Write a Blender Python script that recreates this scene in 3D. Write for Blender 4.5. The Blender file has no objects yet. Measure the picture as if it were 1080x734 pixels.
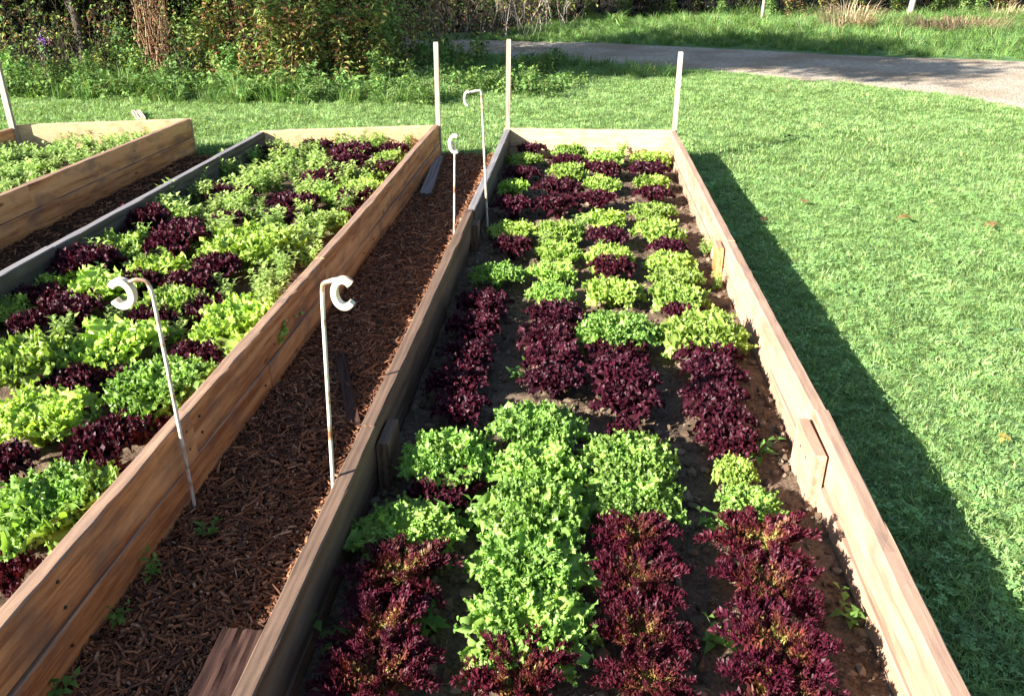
import bpy, math, random
import numpy as np
from mathutils import noise, Vector
R = math.radians
RG = np.random.default_rng(11)
random.seed(5)
scene = bpy.context.scene
COL = scene.collection

# ------------------------------------------------------------------ camera numbers (used to read plant spots off the soil plane)
F, CX, CY = 870., 540., 367.
PIT = math.atan2(415, 870); YAW = math.atan2(79, math.hypot(870, 415)); CZ = 1.47
Rz = np.array([[math.cos(YAW), -math.sin(YAW), 0], [math.sin(YAW), math.cos(YAW), 0], [0, 0, 1]])
c_right = Rz @ [1, 0, 0]; c_fwd = Rz @ [0, math.cos(PIT), -math.sin(PIT)]; c_up = Rz @ [0, math.sin(PIT), math.cos(PIT)]
CAM = np.array([0, 0, CZ])
def un(x, y, z):
    d = c_fwd*F + c_right*(x-CX) - c_up*(y-CY)
    return CAM + (z-CZ)/d[2]*d
def depth(p): return float((np.array(p)-CAM) @ c_fwd)
def proj(p):
    v = np.atleast_2d(p)-CAM; f = v@c_fwd
    return CX+F*(v@c_right)/f, CY-F*(v@c_up)/f, f

# ------------------------------------------------------------------ tags
def tag(o, label=None, cat=None, group=None, kind=None):
    if label: o['label'] = label
    if cat: o['category'] = cat
    if group: o['group'] = group
    if kind: o['kind'] = kind
    return o
def empty(name, loc=(0, 0, 0), rz=0.):
    o = bpy.data.objects.new(name, None); COL.objects.link(o); o.location = loc; o.rotation_euler = (0, 0, rz)
    o.empty_display_size = .05
    return o
def obj(name, me, parent=None, loc=None):
    o = bpy.data.objects.new(name, me); COL.objects.link(o)
    if parent is not None: o.parent = parent
    if loc is not None: o.location = loc
    return o

# ------------------------------------------------------------------ numpy mesh collector
class Geo:
    def __init__(s): s.V = []; s.F = []; s.C = []; s.n = 0; s.M = []
    def add(s, V, Fc, C=None, m=0):
        V = np.asarray(V, float).reshape(-1, 3); Fc = np.asarray(Fc, int)
        if C is None: C = np.ones((len(V), 3))*.5
        C = np.asarray(C, float)
        if C.ndim == 1: C = np.tile(C, (len(V), 1))
        s.V.append(V); s.C.append(C); s.F.append(Fc + s.n); s.M.append(np.full(len(Fc), m)); s.n += len(V)
    def mesh(s, name, mats, smooth=True):
        me = bpy.data.meshes.new(name)
        if not s.V: return me
        V = np.concatenate(s.V); C = np.concatenate(s.C)
        loops = np.concatenate([f.ravel() for f in s.F])
        tot = np.concatenate([np.full(len(f), f.shape[1]) for f in s.F])
        st = np.concatenate([[0], np.cumsum(tot)[:-1]])
        me.vertices.add(len(V)); me.vertices.foreach_set('co', V.ravel())
        me.loops.add(len(loops)); me.loops.foreach_set('vertex_index', loops.astype(np.int32))
        me.polygons.add(len(tot)); me.polygons.foreach_set('loop_start', st.astype(np.int32))
        me.polygons.foreach_set('loop_total', tot.astype(np.int32))
        me.polygons.foreach_set('use_smooth', np.full(len(tot), bool(smooth)))
        me.polygons.foreach_set('material_index', np.concatenate(s.M).astype(np.int32))
        for m in (mats if isinstance(mats, (list, tuple)) else [mats]): me.materials.append(m)
        a = me.color_attributes.new('col', 'FLOAT_COLOR', 'POINT')
        a.data.foreach_set('color', np.concatenate([C, np.ones((len(C), 1))], 1).ravel())
        me.update(calc_edges=True); me.validate()
        return me

def nrm(a): return a/np.maximum(np.linalg.norm(a, axis=-1, keepdims=True), 1e-9)
def leaves(g, P, D, U, L, Wd, col, fold=.25, droop=.15, broad=.45, tipcol=None, rng=RG, m=0):
    """many folded, drooping leaves: base, two flanks, rib and tip each"""
    P = np.asarray(P, float); N = len(P)
    if N == 0: return
    D = nrm(np.asarray(D, float)); U = np.asarray(U, float)
    S = nrm(np.cross(D, U)); U = nrm(np.cross(S, D))
    L = np.broadcast_to(L, N)[:, None]; Wd = np.broadcast_to(Wd, N)[:, None]
    f = np.broadcast_to(fold, N)[:, None]; dr = np.broadcast_to(droop, N)[:, None]
    mid = P + D*L*broad + U*L*dr*.35
    v = np.stack([P, mid-S*Wd*.5+U*Wd*f, mid, mid+S*Wd*.5+U*Wd*f, P+D*L-U*L*dr], 1)
    idx = (np.arange(N)*5)[:, None, None]+np.array([[0, 2, 1], [0, 3, 2], [1, 2, 4], [2, 3, 4]])[None]
    col = np.asarray(col, float)
    if col.ndim == 1: col = np.tile(col, (N, 1))
    C = np.repeat(col[:, None], 5, 1)
    if tipcol is not None:
        tc = np.asarray(tipcol, float)
        if tc.ndim == 1: tc = np.tile(tc, (N, 1))
        C[:, 4] = tc; C[:, 1] = C[:, 1]*.4+tc*.6; C[:, 3] = C[:, 3]*.4+tc*.6
    g.add(v.reshape(-1, 3), idx.reshape(-1, 3), C.reshape(-1, 3), m)
def blades(g, P, D, B, L, Wd, col, tip=None, m=0):
    """grass blades: base pair, mid pair, tip; D lean direction (horizontal), B = how much it bends"""
    P = np.asarray(P, float); N = len(P); D = nrm(np.asarray(D, float)); up = np.array([0, 0, 1.])
    S = nrm(np.cross(D, up)); L = np.broadcast_to(L, N)[:, None]; Wd = np.broadcast_to(Wd, N)[:, None]; B = np.broadcast_to(B, N)[:, None]
    mid = P+up*L*.55+D*L*B*.25; tp = P+up*L*(.95-.45*B)+D*L*B*.9
    v = np.stack([P-S*Wd*.5, P+S*Wd*.5, mid+S*Wd*.42, mid-S*Wd*.42, tp], 1)
    i0 = (np.arange(N)*5)[:, None, None]
    col = np.asarray(col, float)
    if col.ndim == 1: col = np.tile(col, (N, 1))
    C = np.repeat(col[:, None], 5, 1)
    if tip is not None: C[:, 4] = tip
    g.add(v.reshape(-1, 3), (i0+np.array([[0, 1, 2], [0, 2, 3], [3, 2, 4]])[None]).reshape(-1, 3), C.reshape(-1, 3), m)
def tube(g, pts, rad, col=(.5, .5, .5), n=8, cap=True, m=0):
    pts = np.asarray(pts, float); K = len(pts); rad = np.broadcast_to(rad, K)
    T = np.gradient(pts, axis=0); T = nrm(T)
    ref = np.array([1., 0, 0]) if abs(T[0][0]) < .8 else np.array([0, 1., 0])
    V = []
    a = np.linspace(0, 2*np.pi, n, endpoint=False)
    for i in range(K):
        A = ref-T[i]*(ref@T[i]); A /= np.linalg.norm(A); Bv = np.cross(T[i], A); ref = A
        V.append(pts[i]+rad[i]*(np.cos(a)[:, None]*A+np.sin(a)[:, None]*Bv))
    V = np.concatenate(V); Fq = []
    for i in range(K-1):
        for j in range(n): Fq.append([i*n+j, i*n+(j+1) % n, (i+1)*n+(j+1) % n, (i+1)*n+j])
    g.add(V, Fq, col, m)
    if cap:
        for i in (0, K-1):
            ring = V[i*n:(i+1)*n]; c = ring.mean(0)
            f = [[j, (j+1) % n, n] if i else [(j+1) % n, j, n] for j in range(n)]
            g.add(np.vstack([ring, c]), f, col, m)

# ------------------------------------------------------------------ materials
def mat(name):
    m = bpy.data.materials.new(name); m.use_nodes = True; nt = m.node_tree; nt.nodes.clear()
    return m, nt
def N(nt, t, **k):
    n = nt.nodes.new(t)
    for a, b in k.items():
        if a.startswith('i_'):
            key = a[2:]; n.inputs[int(key) if key.isdigit() else key.replace('_', ' ')].default_value = b
        else: setattr(n, a, b)
    return n
def ramp(nt, fac, stops, interp='LINEAR'):
    n = nt.nodes.new('ShaderNodeValToRGB'); n.color_ramp.interpolation = interp
    e = n.color_ramp.elements
    while len(e) > 1: e.remove(e[-1])
    e[0].position = stops[0][0]; e[0].color = (*stops[0][1], 1)
    for p, c in stops[1:]:
        x = e.new(p); x.color = (*c, 1)
    nt.links.new(fac, n.inputs[0]); return n.outputs[0]
def mixc(nt, fac, a, b, mode='MIX'):
    n = nt.nodes.new('ShaderNodeMix'); n.data_type = 'RGBA'; n.blend_type = mode
    for s, v in ((n.inputs[0], fac), (n.inputs[6], a), (n.inputs[7], b)):
        if isinstance(v, bpy.types.NodeSocket): nt.links.new(v, s)
        elif isinstance(v, (int, float)): s.default_value = v
        else: s.default_value = (*v, 1)
    return n.outputs[2]
def math_n(nt, op, a, b=0., clamp=False):
    n = nt.nodes.new('ShaderNodeMath'); n.operation = op; n.use_clamp = clamp
    for s, v in ((n.inputs[0], a), (n.inputs[1], b)):
        if isinstance(v, bpy.types.NodeSocket): nt.links.new(v, s)
        else: s.default_value = v
    return n.outputs[0]
def finish(nt, base, rough=.6, bump=None, bstr=.3, bdist=.005, spec=.5, extra=None):
    p = N(nt, 'ShaderNodeBsdfPrincipled'); o = N(nt, 'ShaderNodeOutputMaterial')
    if isinstance(base, bpy.types.NodeSocket): nt.links.new(base, p.inputs['Base Color'])
    else: p.inputs['Base Color'].default_value = (*base, 1)
    if isinstance(rough, bpy.types.NodeSocket): nt.links.new(rough, p.inputs['Roughness'])
    else: p.inputs['Roughness'].default_value = rough
    p.inputs['Specular IOR Level'].default_value = spec
    if bump is not None:
        b = N(nt, 'ShaderNodeBump'); b.inputs['Strength'].default_value = bstr; b.inputs['Distance'].default_value = bdist
        nt.links.new(bump, b.inputs['Height']); nt.links.new(b.outputs[0], p.inputs['Normal'])
    nt.links.new(p.outputs[0], o.inputs[0])
    return p, o

def leaf_mat(name, trans=.3, rough=.5, tint=(1.15, 1.2, .55), spec=.4, var=.25):
    m, nt = mat(name)
    at = N(nt, 'ShaderNodeAttribute', attribute_name='col')
    oi = N(nt, 'ShaderNodeObjectInfo')
    hsv = N(nt, 'ShaderNodeHueSaturation'); nt.links.new(at.outputs[0], hsv.inputs['Color'])
    mr = N(nt, 'ShaderNodeMapRange'); nt.links.new(oi.outputs['Random'], mr.inputs[0]); mr.inputs[3].default_value = 1-var; mr.inputs[4].default_value = 1+var
    nt.links.new(mr.outputs[0], hsv.inputs['Value'])
    mh = N(nt, 'ShaderNodeMapRange'); nt.links.new(math_n(nt, 'FRACT', math_n(nt, 'MULTIPLY', oi.outputs['Random'], 17.3)), mh.inputs[0]); mh.inputs[3].default_value = .485; mh.inputs[4].default_value = .502
    nt.links.new(mh.outputs[0], hsv.inputs['Hue'])
    p, o = finish(nt, hsv.outputs[0], rough, spec=spec)
    if trans > 0:
        t = N(nt, 'ShaderNodeBsdfTranslucent'); nt.links.new(mixc(nt, 1., hsv.outputs[0], tint, 'MULTIPLY'), t.inputs[0])
        ms = N(nt, 'ShaderNodeMixShader'); ms.inputs[0].default_value = trans
        nt.links.new(p.outputs[0], ms.inputs[1]); nt.links.new(t.outputs[0], ms.inputs[2]); nt.links.new(ms.outputs[0], o.inputs[0])
    return m
M_lett = leaf_mat('lettuce_leaf', .38, .45, (1.2, 1.25, .5))
M_red = leaf_mat('red_lettuce_leaf', .15, .5, (1.6, .6, .5), spec=.28, var=.2)
M_weed = leaf_mat('weed_leaf', .4, .55, (1.2, 1.2, .7), spec=.25)
M_grass = leaf_mat('grass_blade', .36, .45, (1.1, 1.15, .6), var=.3)
M_brush = leaf_mat('brush_leaf', .3, .7, (1.2, 1.15, .6), spec=.12)
M_twig = leaf_mat('twig_bark', 0, .8, spec=.2, var=.3)
M_chip = leaf_mat('wood_chip', 0, .75, spec=.25, var=0)
M_clod = leaf_mat('dirt_clod', 0, .95, spec=.1, var=0)

def wood(name, ca, cb, cdark, weather, topmix=.85, knot=.5, axis=1, rough=.7, wav=.25):
    """sawn board: long grain along the board axis, knots, greyed weathered top edge"""
    m, nt = mat(name)
    tc = N(nt, 'ShaderNodeTexCoord'); oi = N(nt, 'ShaderNodeObjectInfo')
    off = N(nt, 'ShaderNodeCombineXYZ'); nt.links.new(math_n(nt, 'MULTIPLY', oi.outputs['Random'], 37.), off.inputs[0]); nt.links.new(math_n(nt, 'MULTIPLY', oi.outputs['Random'], 91.), off.inputs[1])
    va = N(nt, 'ShaderNodeVectorMath', operation='ADD'); nt.links.new(tc.outputs['Object'], va.inputs[0]); nt.links.new(off.outputs[0], va.inputs[1])
    def mp(s):
        n = N(nt, 'ShaderNodeMapping'); n.inputs['Scale'].default_value = s; nt.links.new(va.outputs[0], n.inputs[0]); return n.outputs[0]
    lo = [1.0, 1.0, 1.0]
    sc = lambda a, l: tuple(l if i == axis else a for i in range(3))
    # knots warp the grain
    vk = N(nt, 'ShaderNodeTexVoronoi'); vk.inputs['Scale'].default_value = 1.; nt.links.new(mp({0: (3.2, .8, 9), 1: (.8, 3.2, 9), 2: (5, 5, 2)}[axis]), vk.inputs['Vector'])
    kd = vk.outputs['Distance']
    kn = ramp(nt, kd, [(0, (1, 1, 1)), (.05*knot, (.9, .9, .9)), (.085*knot, (0, 0, 0))])
    g1 = N(nt, 'ShaderNodeTexNoise'); g1.inputs['Scale'].default_value = 1; g1.inputs['Detail'].default_value = 9; g1.inputs['Roughness'].default_value = .72; g1.inputs['Distortion'].default_value = .6
    nt.links.new(mp(sc(55, 4.5)), g1.inputs['Vector'])
    wv = N(nt, 'ShaderNodeTexWave', wave_type='RINGS', rings_direction='Y' if axis == 1 else 'X'); wv.inputs['Scale'].default_value = 1.; wv.inputs['Distortion'].default_value = 9; wv.inputs['Detail'].default_value = 3; wv.inputs['Detail Scale'].default_value = .7
    nt.links.new(mp(sc(14, .5)), wv.inputs['Vector'])
    g2 = N(nt, 'ShaderNodeTexNoise'); g2.inputs['Scale'].default_value = 1; g2.inputs['Detail'].default_value = 3; nt.links.new(mp(sc(3, 1.2)), g2.inputs['Vector'])
    gr = math_n(nt, 'ADD', math_n(nt, 'MULTIPLY', g1.outputs[0], 1-wav), math_n(nt, 'MULTIPLY', wv.outputs[0], wav))
    base = ramp(nt, gr, [(.32, cdark), (.47, ca), (.66, cb)])
    base = mixc(nt, math_n(nt, 'MULTIPLY', g2.outputs[0], .6), base, tuple(x*.62 for x in ca), 'MIX')
    base = mixc(nt, math_n(nt, 'MULTIPLY', kn, .85), base, tuple(x*.35 for x in cdark))
    # stains
    st = N(nt, 'ShaderNodeTexNoise'); st.inputs['Scale'].default_value = 1; st.inputs['Detail'].default_value = 8; nt.links.new(mp((11, 6, 11)), st.inputs['Vector'])
    base = mixc(nt, ramp(nt, st.outputs[0], [(.50, (0, 0, 0)), (.70, (.6, .6, .6))]), base, tuple(x*.55 for x in weather))
    ge = N(nt, 'ShaderNodeNewGeometry'); sx = N(nt, 'ShaderNodeSeparateXYZ'); nt.links.new(ge.outputs['Normal'], sx.inputs[0])
    up = math_n(nt, 'MULTIPLY', ramp(nt, sx.outputs[2], [(.35, (0, 0, 0)), (.8, (1, 1, 1))]), topmix)
    wc = mixc(nt, math_n(nt, 'MULTIPLY', g1.outputs[0], 1.), tuple(x*.45 for x in weather), tuple(min(1, x*1.35) for x in weather))
    base = mixc(nt, up, base, wc)
    # soil splash near the foot of the boards
    finish(nt, base, rough, gr, .55, .004, spec=.25)
    return m
M_cedar = wood('cedar_board', (.68, .315, .12), (.84, .46, .20), (.30, .095, .032), (.27, .19, .15), .8, 1.3)
M_cedarx = wood('pine_board_across', (.66, .47, .26), (.76, .59, .37), (.52, .33, .16), (.45, .34, .22), .3, .3, axis=0, wav=.0)
M_pink = wood('fresh_board', (.49, .305, .205), (.60, .40, .285), (.31, .165, .10), (.36, .235, .17), .8, .9, wav=.15)
M_old = wood('old_board', (.15, .088, .055), (.22, .14, .09), (.06, .032, .02), (.165, .105, .075), .85, 1.)
M_grey = wood('grey_board', (.085, .075, .06), (.13, .115, .09), (.04, .035, .03), (.26, .24, .25), .9, .3)
M_stake = wood('stake_wood', (.40, .34, .27), (.54, .47, .39), (.20, .15, .11), (.45, .4, .34), .3, .2, axis=2)
M_plank = wood('weathered_plank', (.045, .02, .014), (.075, .034, .024), (.02, .008, .007), (.05, .025, .02), .5, .2)

def m_rod():
    m, nt = mat('painted_rod')
    tc = N(nt, 'ShaderNodeTexCoord'); n = N(nt, 'ShaderNodeTexNoise'); n.inputs['Scale'].default_value = 22; n.inputs['Detail'].default_value = 5
    nt.links.new(tc.outputs['Object'], n.inputs['Vector'])
    c = ramp(nt, n.outputs[0], [(.50, (.62, .58, .50)), (.60, (.38, .25, .16)), (.72, (.2, .09, .05))])
    finish(nt, c, .5, n.outputs[0], .2, .001); return m
M_rod = m_rod()
def m_clip():
    m, nt = mat('white_plastic')
    tc = N(nt, 'ShaderNodeTexCoord'); n = N(nt, 'ShaderNodeTexNoise'); n.inputs['Scale'].default_value = 35; n.inputs['Detail'].default_value = 4
    nt.links.new(tc.outputs['Object'], n.inputs['Vector'])
    finish(nt, ramp(nt, n.outputs[0], [(.4, (.70, .66, .55)), (.66, (.50, .43, .30))]), .4); return m
M_clip = m_clip()

def m_soil(name, dark=(.055, .037, .026), light=(.21, .15, .105)):
    m, nt = mat(name)
    tc = N(nt, 'ShaderNodeTexCoord')
    n = N(nt, 'ShaderNodeTexNoise'); n.inputs['Scale'].default_value = 9; n.inputs['Detail'].default_value = 8; n.inputs['Roughness'].default_value = .7
    n2 = N(nt, 'ShaderNodeTexNoise'); n2.inputs['Scale'].default_value = 120; n2.inputs['Detail'].default_value = 4
    for q in (n, n2): nt.links.new(tc.outputs['Object'], q.inputs['Vector'])
    f = math_n(nt, 'ADD', math_n(nt, 'MULTIPLY', n.outputs[0], .6), math_n(nt, 'MULTIPLY', n2.outputs[0], .4))
    finish(nt, ramp(nt, f, [(.38, dark), (.62, light)]), .95, n2.outputs[0], .8, .006, spec=.1); return m
M_soil = m_soil('bed_soil')
M_mulchbase = m_soil('mulch_base', (.02, .01, .006), (.075, .036, .02))
def m_lawn():
    m, nt = mat('lawn_ground')
    tc = N(nt, 'ShaderNodeTexCoord')
    n = N(nt, 'ShaderNodeTexNoise'); n.inputs['Scale'].default_value = 1.2; n.inputs['Detail'].default_value = 8
    n2 = N(nt, 'ShaderNodeTexNoise'); n2.inputs['Scale'].default_value = 60; n2.inputs['Detail'].default_value = 5
    for q in (n, n2): nt.links.new(tc.outputs['Object'], q.inputs['Vector'])
    f = math_n(nt, 'ADD', math_n(nt, 'MULTIPLY', n.outputs[0], .5), math_n(nt, 'MULTIPLY', n2.outputs[0], .5))
    finish(nt, ramp(nt, f, [(.3, (.07, .12, .045)), (.5, (.12, .23, .085)), (.68, (.19, .27, .11))]), .95, n2.outputs[0], .8, .02, spec=.1); return m
M_lawn = m_lawn()
def m_gravel():
    m, nt = mat('gravel')
    tc = N(nt, 'ShaderNodeTexCoord')
    v = N(nt, 'ShaderNodeTexVoronoi'); v.inputs['Scale'].default_value = 34
    n = N(nt, 'ShaderNodeTexNoise'); n.inputs['Scale'].default_value = .9; n.inputs['Detail'].default_value = 7
    n3 = N(nt, 'ShaderNodeTexNoise'); n3.inputs['Scale'].default_value = 14; n3.inputs['Detail'].default_value = 6
    for q in (v, n, n3): nt.links.new(tc.outputs['Object'], q.inputs['Vector'])
    c = mixc(nt, .6, ramp(nt, v.outputs['Color'], [(.1, (.30, .255, .20)), (.9, (.60, .53, .44))]), ramp(nt, n3.outputs[0], [(.35, (.28, .22, .165)), (.65, (.58, .50, .40))]))
    c = mixc(nt, ramp(nt, n.outputs[0], [(.42, (0, 0, 0)), (.62, (.8, .8, .8))]), c, (.30, .225, .155))
    finish(nt, c, .95, v.outputs['Distance'], .7, .02, spec=.15); return m
M_gravel = m_gravel()
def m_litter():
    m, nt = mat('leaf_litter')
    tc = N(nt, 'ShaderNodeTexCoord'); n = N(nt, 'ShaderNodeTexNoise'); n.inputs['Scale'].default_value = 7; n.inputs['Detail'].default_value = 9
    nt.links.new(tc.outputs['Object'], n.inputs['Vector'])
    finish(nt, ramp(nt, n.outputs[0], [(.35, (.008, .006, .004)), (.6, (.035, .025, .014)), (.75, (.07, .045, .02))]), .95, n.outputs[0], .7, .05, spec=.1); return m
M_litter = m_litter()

# ------------------------------------------------------------------ lawn, drive, woods floor
BEDS = dict(main=(-.59, .72, .45, 6.43), weedy=(-2.41, -1.105, .45, 6.52), far=(-4.36, -3.13, .45, 6.56))
def sheet(name, poly, z, m, tris=None):
    """a flat ground sheet; concave outlines are cut into triangles that never overlap"""
    from mathutils.geometry import tessellate_polygon
    if tris is None: tris = tessellate_polygon([[Vector((x, y, 0)) for x, y in poly]])
    V = np.array([(x, y, z) for x, y in poly]); Fc = []
    for t in tris:
        p, q, w_ = V[t[0]], V[t[1]], V[t[2]]
        ar = (q[0]-p[0])*(w_[1]-p[1])-(q[1]-p[1])*(w_[0]-p[0])
        if abs(ar) > 1e-9: Fc.append(t if ar > 0 else (t[0], t[2], t[1]))
    g = Geo(); g.add(V, np.array(Fc)); o = obj(name, g.mesh(name, m, smooth=False)); o['kind'] = 'structure'; return o
sheet('lawn', [(-70, -50), (70, -50), (70, 90), (-70, 90)], 0, M_lawn)
near = [(-9, 17.2), (-6, 16.2), (-3.24, 15.1), (-1.88, 13.8), (-1.07, 13.2), (-.21, 12.86), (1.13, 12.25), (2.35, 11.65), (3.29, 10.85), (4.15, 10.0), (4.75, 9.1), (5.6, 7.6), (6.5, 5.2), (7.2, 2), (7.5, -20)]
far_ = [(11.2, -20), (11.0, 3), (10.2, 7.5), (9.2, 11), (8.0, 13.1), (6.68, 13.75), (5.58, 13.95), (4.28, 14.3), (2.97, 15.0), (1.4, 15.6), (-.28, 16.2), (-1.32, 16.3), (-3, 16.6), (-6, 17.9), (-9, 19.2)]
def wob(pl):
    out = []
    for (a, b), (c, d) in zip(pl[:-1], pl[1:]):
        n = max(2, int(math.hypot(c-a, d-b)/.25))
        for i in range(n):
            t = i/n; x = a+(c-a)*t; y = b+(d-b)*t
            k = noise.noise(Vector((x*1.6, y*1.6, 3)))*.16+noise.noise(Vector((x*6, y*6, 9)))*.05
            out.append((x+k*.4, y+k))
    return out+[pl[-1]]
DRIVE = wob(near)+wob(far_)
def resample(pl, n):
    P = np.array(pl); d = np.concatenate([[0], np.cumsum(np.hypot(*np.diff(P, axis=0).T))]); t = np.linspace(0, d[-1], n)
    return [(np.interp(a, d, P[:, 0]), np.interp(a, d, P[:, 1])) for a in t]
_a = resample(wob(near), 240); _b = resample(wob(far_)[::-1], 240)
sheet('gravel_drive', _a+_b, .006, M_gravel, [t for i in range(239) for t in ((i, i+1, 241+i), (i, 241+i, 240+i))])
def noisy_poly(pts, a=.3): return [(x+random.uniform(-a, a), y+random.uniform(-a, a)) for x, y in pts]
sheet('woods_floor', noisy_poly([(-.5, 21), (1, 22.3), (3, 22.8), (6, 23), (9, 24), (13, 26), (20, 30), (40, 40), (40, 70), (-60, 70), (-60, 10.6), (-12, 10.2), (-8, 10.1), (-6, 10.3), (-5, 10.4), (-3.8, 10.7), (-3.2, 11.5), (-3.4, 13), (-5, 14.6), (-8, 15.7), (-12, 16.5), (-30, 20), (-30, 24), (-9, 20.2), (-5, 19), (-3, 18), (-1.5, 18.5)], .15), .004, M_litter)

def inside(px, py, poly):
    x = np.array([p[0] for p in poly]); y = np.array([p[1] for p in poly]); c = np.zeros(len(px), bool); j = len(x)-1
    for i in range(len(x)):
        k = ((y[i] > py) != (y[j] > py)) & (px < (x[j]-x[i])*(py-y[i])/(y[j]-y[i]+1e-12)+x[i]); c ^= k; j = i
    return c

# ------------------------------------------------------------------ instancing for uncountable grass
src = {}
def src_collection(name, meshes):
    c = bpy.data.collections.new(name)
    for i, me in enumerate(meshes):
        o = bpy.data.objects.new('tuft', me); c.objects.link(o)
    return c
def scatter(name, pts, sc, coll, label_kind='stuff', tilt=.15, mats=None):
    me = bpy.data.meshes.new(name); me.vertices.add(len(pts)); me.vertices.foreach_set('co', np.asarray(pts, float).ravel())
    a = me.attributes.new('sc', 'FLOAT', 'POINT'); a.data.foreach_set('value', np.asarray(sc, float))
    rot = np.stack([RG.normal(0, tilt, len(pts)), RG.normal(0, tilt, len(pts)), RG.uniform(0, 6.28, len(pts))], 1)
    b = me.attributes.new('rot', 'FLOAT_VECTOR', 'POINT'); b.data.foreach_set('vector', rot.ravel())
    o = obj(name, me); o['kind'] = 'stuff'
    ng = bpy.data.node_groups.new(name+'_nodes', 'GeometryNodeTree')
    ng.interface.new_socket('Geometry', in_out='INPUT', socket_type='NodeSocketGeometry'); ng.interface.new_socket('Geometry', in_out='OUTPUT', socket_type='NodeSocketGeometry')
    gi = ng.nodes.new('NodeGroupInput'); go = ng.nodes.new('NodeGroupOutput')
    ci = ng.nodes.new('GeometryNodeCollectionInfo'); ci.inputs[0].default_value = coll; ci.inputs[1].default_value = True; ci.inputs[2].default_value = True
    ip = ng.nodes.new('GeometryNodeInstanceOnPoints'); ip.inputs['Pick Instance'].default_value = True
    na = ng.nodes.new('GeometryNodeInputNamedAttribute'); na.data_type = 'FLOAT'; na.inputs[0].default_value = 'sc'
    nr = ng.nodes.new('GeometryNodeInputNamedAttribute'); nr.data_type = 'FLOAT_VECTOR'; nr.inputs[0].default_value = 'rot'
    e2r = ng.nodes.new('FunctionNodeEulerToRotation'); L = ng.links.new
    L(gi.outputs[0], ip.inputs['Points']); L(ci.outputs[0], ip.inputs['Instance']); L(na.outputs['Attribute'], ip.inputs['Scale'])
    L(nr.outputs['Attribute'], e2r.inputs[0]); L(e2r.outputs[0], ip.inputs['Rotation']); L(ip.outputs[0], go.inputs[0])
    md = o.modifiers.new('scatter', 'NODES'); md.node_group = ng
    return o

def tuft_mesh(seed, n, rad, L, W, cols, bend=(.2, 1.2), clover=0, dry=.03):
    rng = np.random.default_rng(seed); g = Geo()
    ang = rng.uniform(0, 6.28, n); r = rad*np.sqrt(rng.uniform(0, 1, n))
    P = np.stack([r*np.cos(ang), r*np.sin(ang), np.full(n, -.004)], 1)
    a2 = ang+rng.normal(0, .9, n); D = np.stack([np.cos(a2), np.sin(a2), np.zeros(n)], 1)
    cols = np.asarray(cols); c = cols[rng.integers(0, len(cols), n)]*rng.uniform(.82, 1.18, (n, 1))
    dd = rng.uniform(0, 1, n) < dry; c[dd] = (.30, .25, .12)
    blades(g, P, D, rng.uniform(*bend, n), rng.uniform(.5, 1.1, n)*L, W*rng.uniform(.6, 1.2, n), c)
    if clover:
        for k in range(clover):
            a = rng.uniform(0, 6.28); q = rad*1.1*math.sqrt(rng.uniform()); h = rng.uniform(.45, .95)*L
            c0 = np.array([q*math.cos(a), q*math.sin(a), h]); s = rng.uniform(.005, .0095); a0 = rng.uniform(0, 6.28)
            al = a0+np.arange(3)*2.094
            D = np.stack([np.cos(al), np.sin(al), np.full(3, .15)+rng.normal(0, .2, 3)], 1)
            cc = np.array([.23, .42, .14])*rng.uniform(.75, 1.35)
            leaves(g, np.tile(c0, (3, 1)), D, np.tile([0, 0, 1.], (3, 1)), s*1.5, s*1.5, cc, fold=.08, droop=.1, broad=.6)
    return g.mesh('tuft', M_grass, smooth=True)
LG = [(.26, .43, .14), (.30, .47, .15), (.23, .39, .13), (.38, .47, .18), (.26, .43, .18)]
c_lawn = src_collection('lawn_tufts', [tuft_mesh(i, 34, .036, .052, .0036, LG, bend=(.4, 1.6), clover=(0, 1, 3, 0, 6)[i]) for i in range(5)])
c_lawnfar = src_collection('lawn_tufts_coarse', [tuft_mesh(20+i, 44, .085, .045, .0048, LG, bend=(.4, 1.6), clover=(0, 2, 0)[i], dry=.04) for i in range(3)])
TG = [(.15, .30, .09), (.20, .36, .09), (.27, .36, .11), (.12, .24, .08)]
c_tall = src_collection('tall_tufts', [tuft_mesh(40+i, 34, .09, (.30, .38, .24)[i], .011, TG, bend=(.3, 1.5), dry=.07) for i in range(3)])

def clear_of_beds(x, y, pad=.0):
    ok = np.ones(len(x), bool)
    ok &= ~((x > -.62) & (x < .775) & (y > .4) & (y < 6.47+pad))
    ok &= ~((x > -4.39) & (x < -.55) & (y > .3) & (y < 6.5+pad))
    return ok
def in_view(P, m=60):
    x, y, f = proj(P); return (f > .2) & (x > -m) & (x < 1080+m) & (y > -m) & (y < 734+m*2)
def lawn_points(x0, x1, y0, y1, dens):
    n = int((x1-x0)*(y1-y0)*dens); x = RG.uniform(x0, x1, n); y = RG.uniform(y0, y1, n); return x, y
x, y = lawn_points(.7, 5.5, .2, 6.5, 1350); k = (np.hypot(x, y) < 6.2) & clear_of_beds(x, y) & ~inside(x, y, DRIVE)
x, y = x[k], y[k]
P = np.stack([x, y, np.zeros(len(x))], 1); kk = in_view(P, 200) | (RG.uniform(0, 1, len(x)) < .5); P = P[kk]
hn = np.array([noise.noise(Vector((p[0]*1.3, p[1]*1.3, 0)))*.5+noise.noise(Vector((p[0]*5, p[1]*5, 4)))*.3 for p in P])
scatter('grass', P, np.clip(RG.uniform(.5, 1.0, len(P))*(1+hn*.7), .35, 1.5), c_lawn, tilt=.28)
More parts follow.
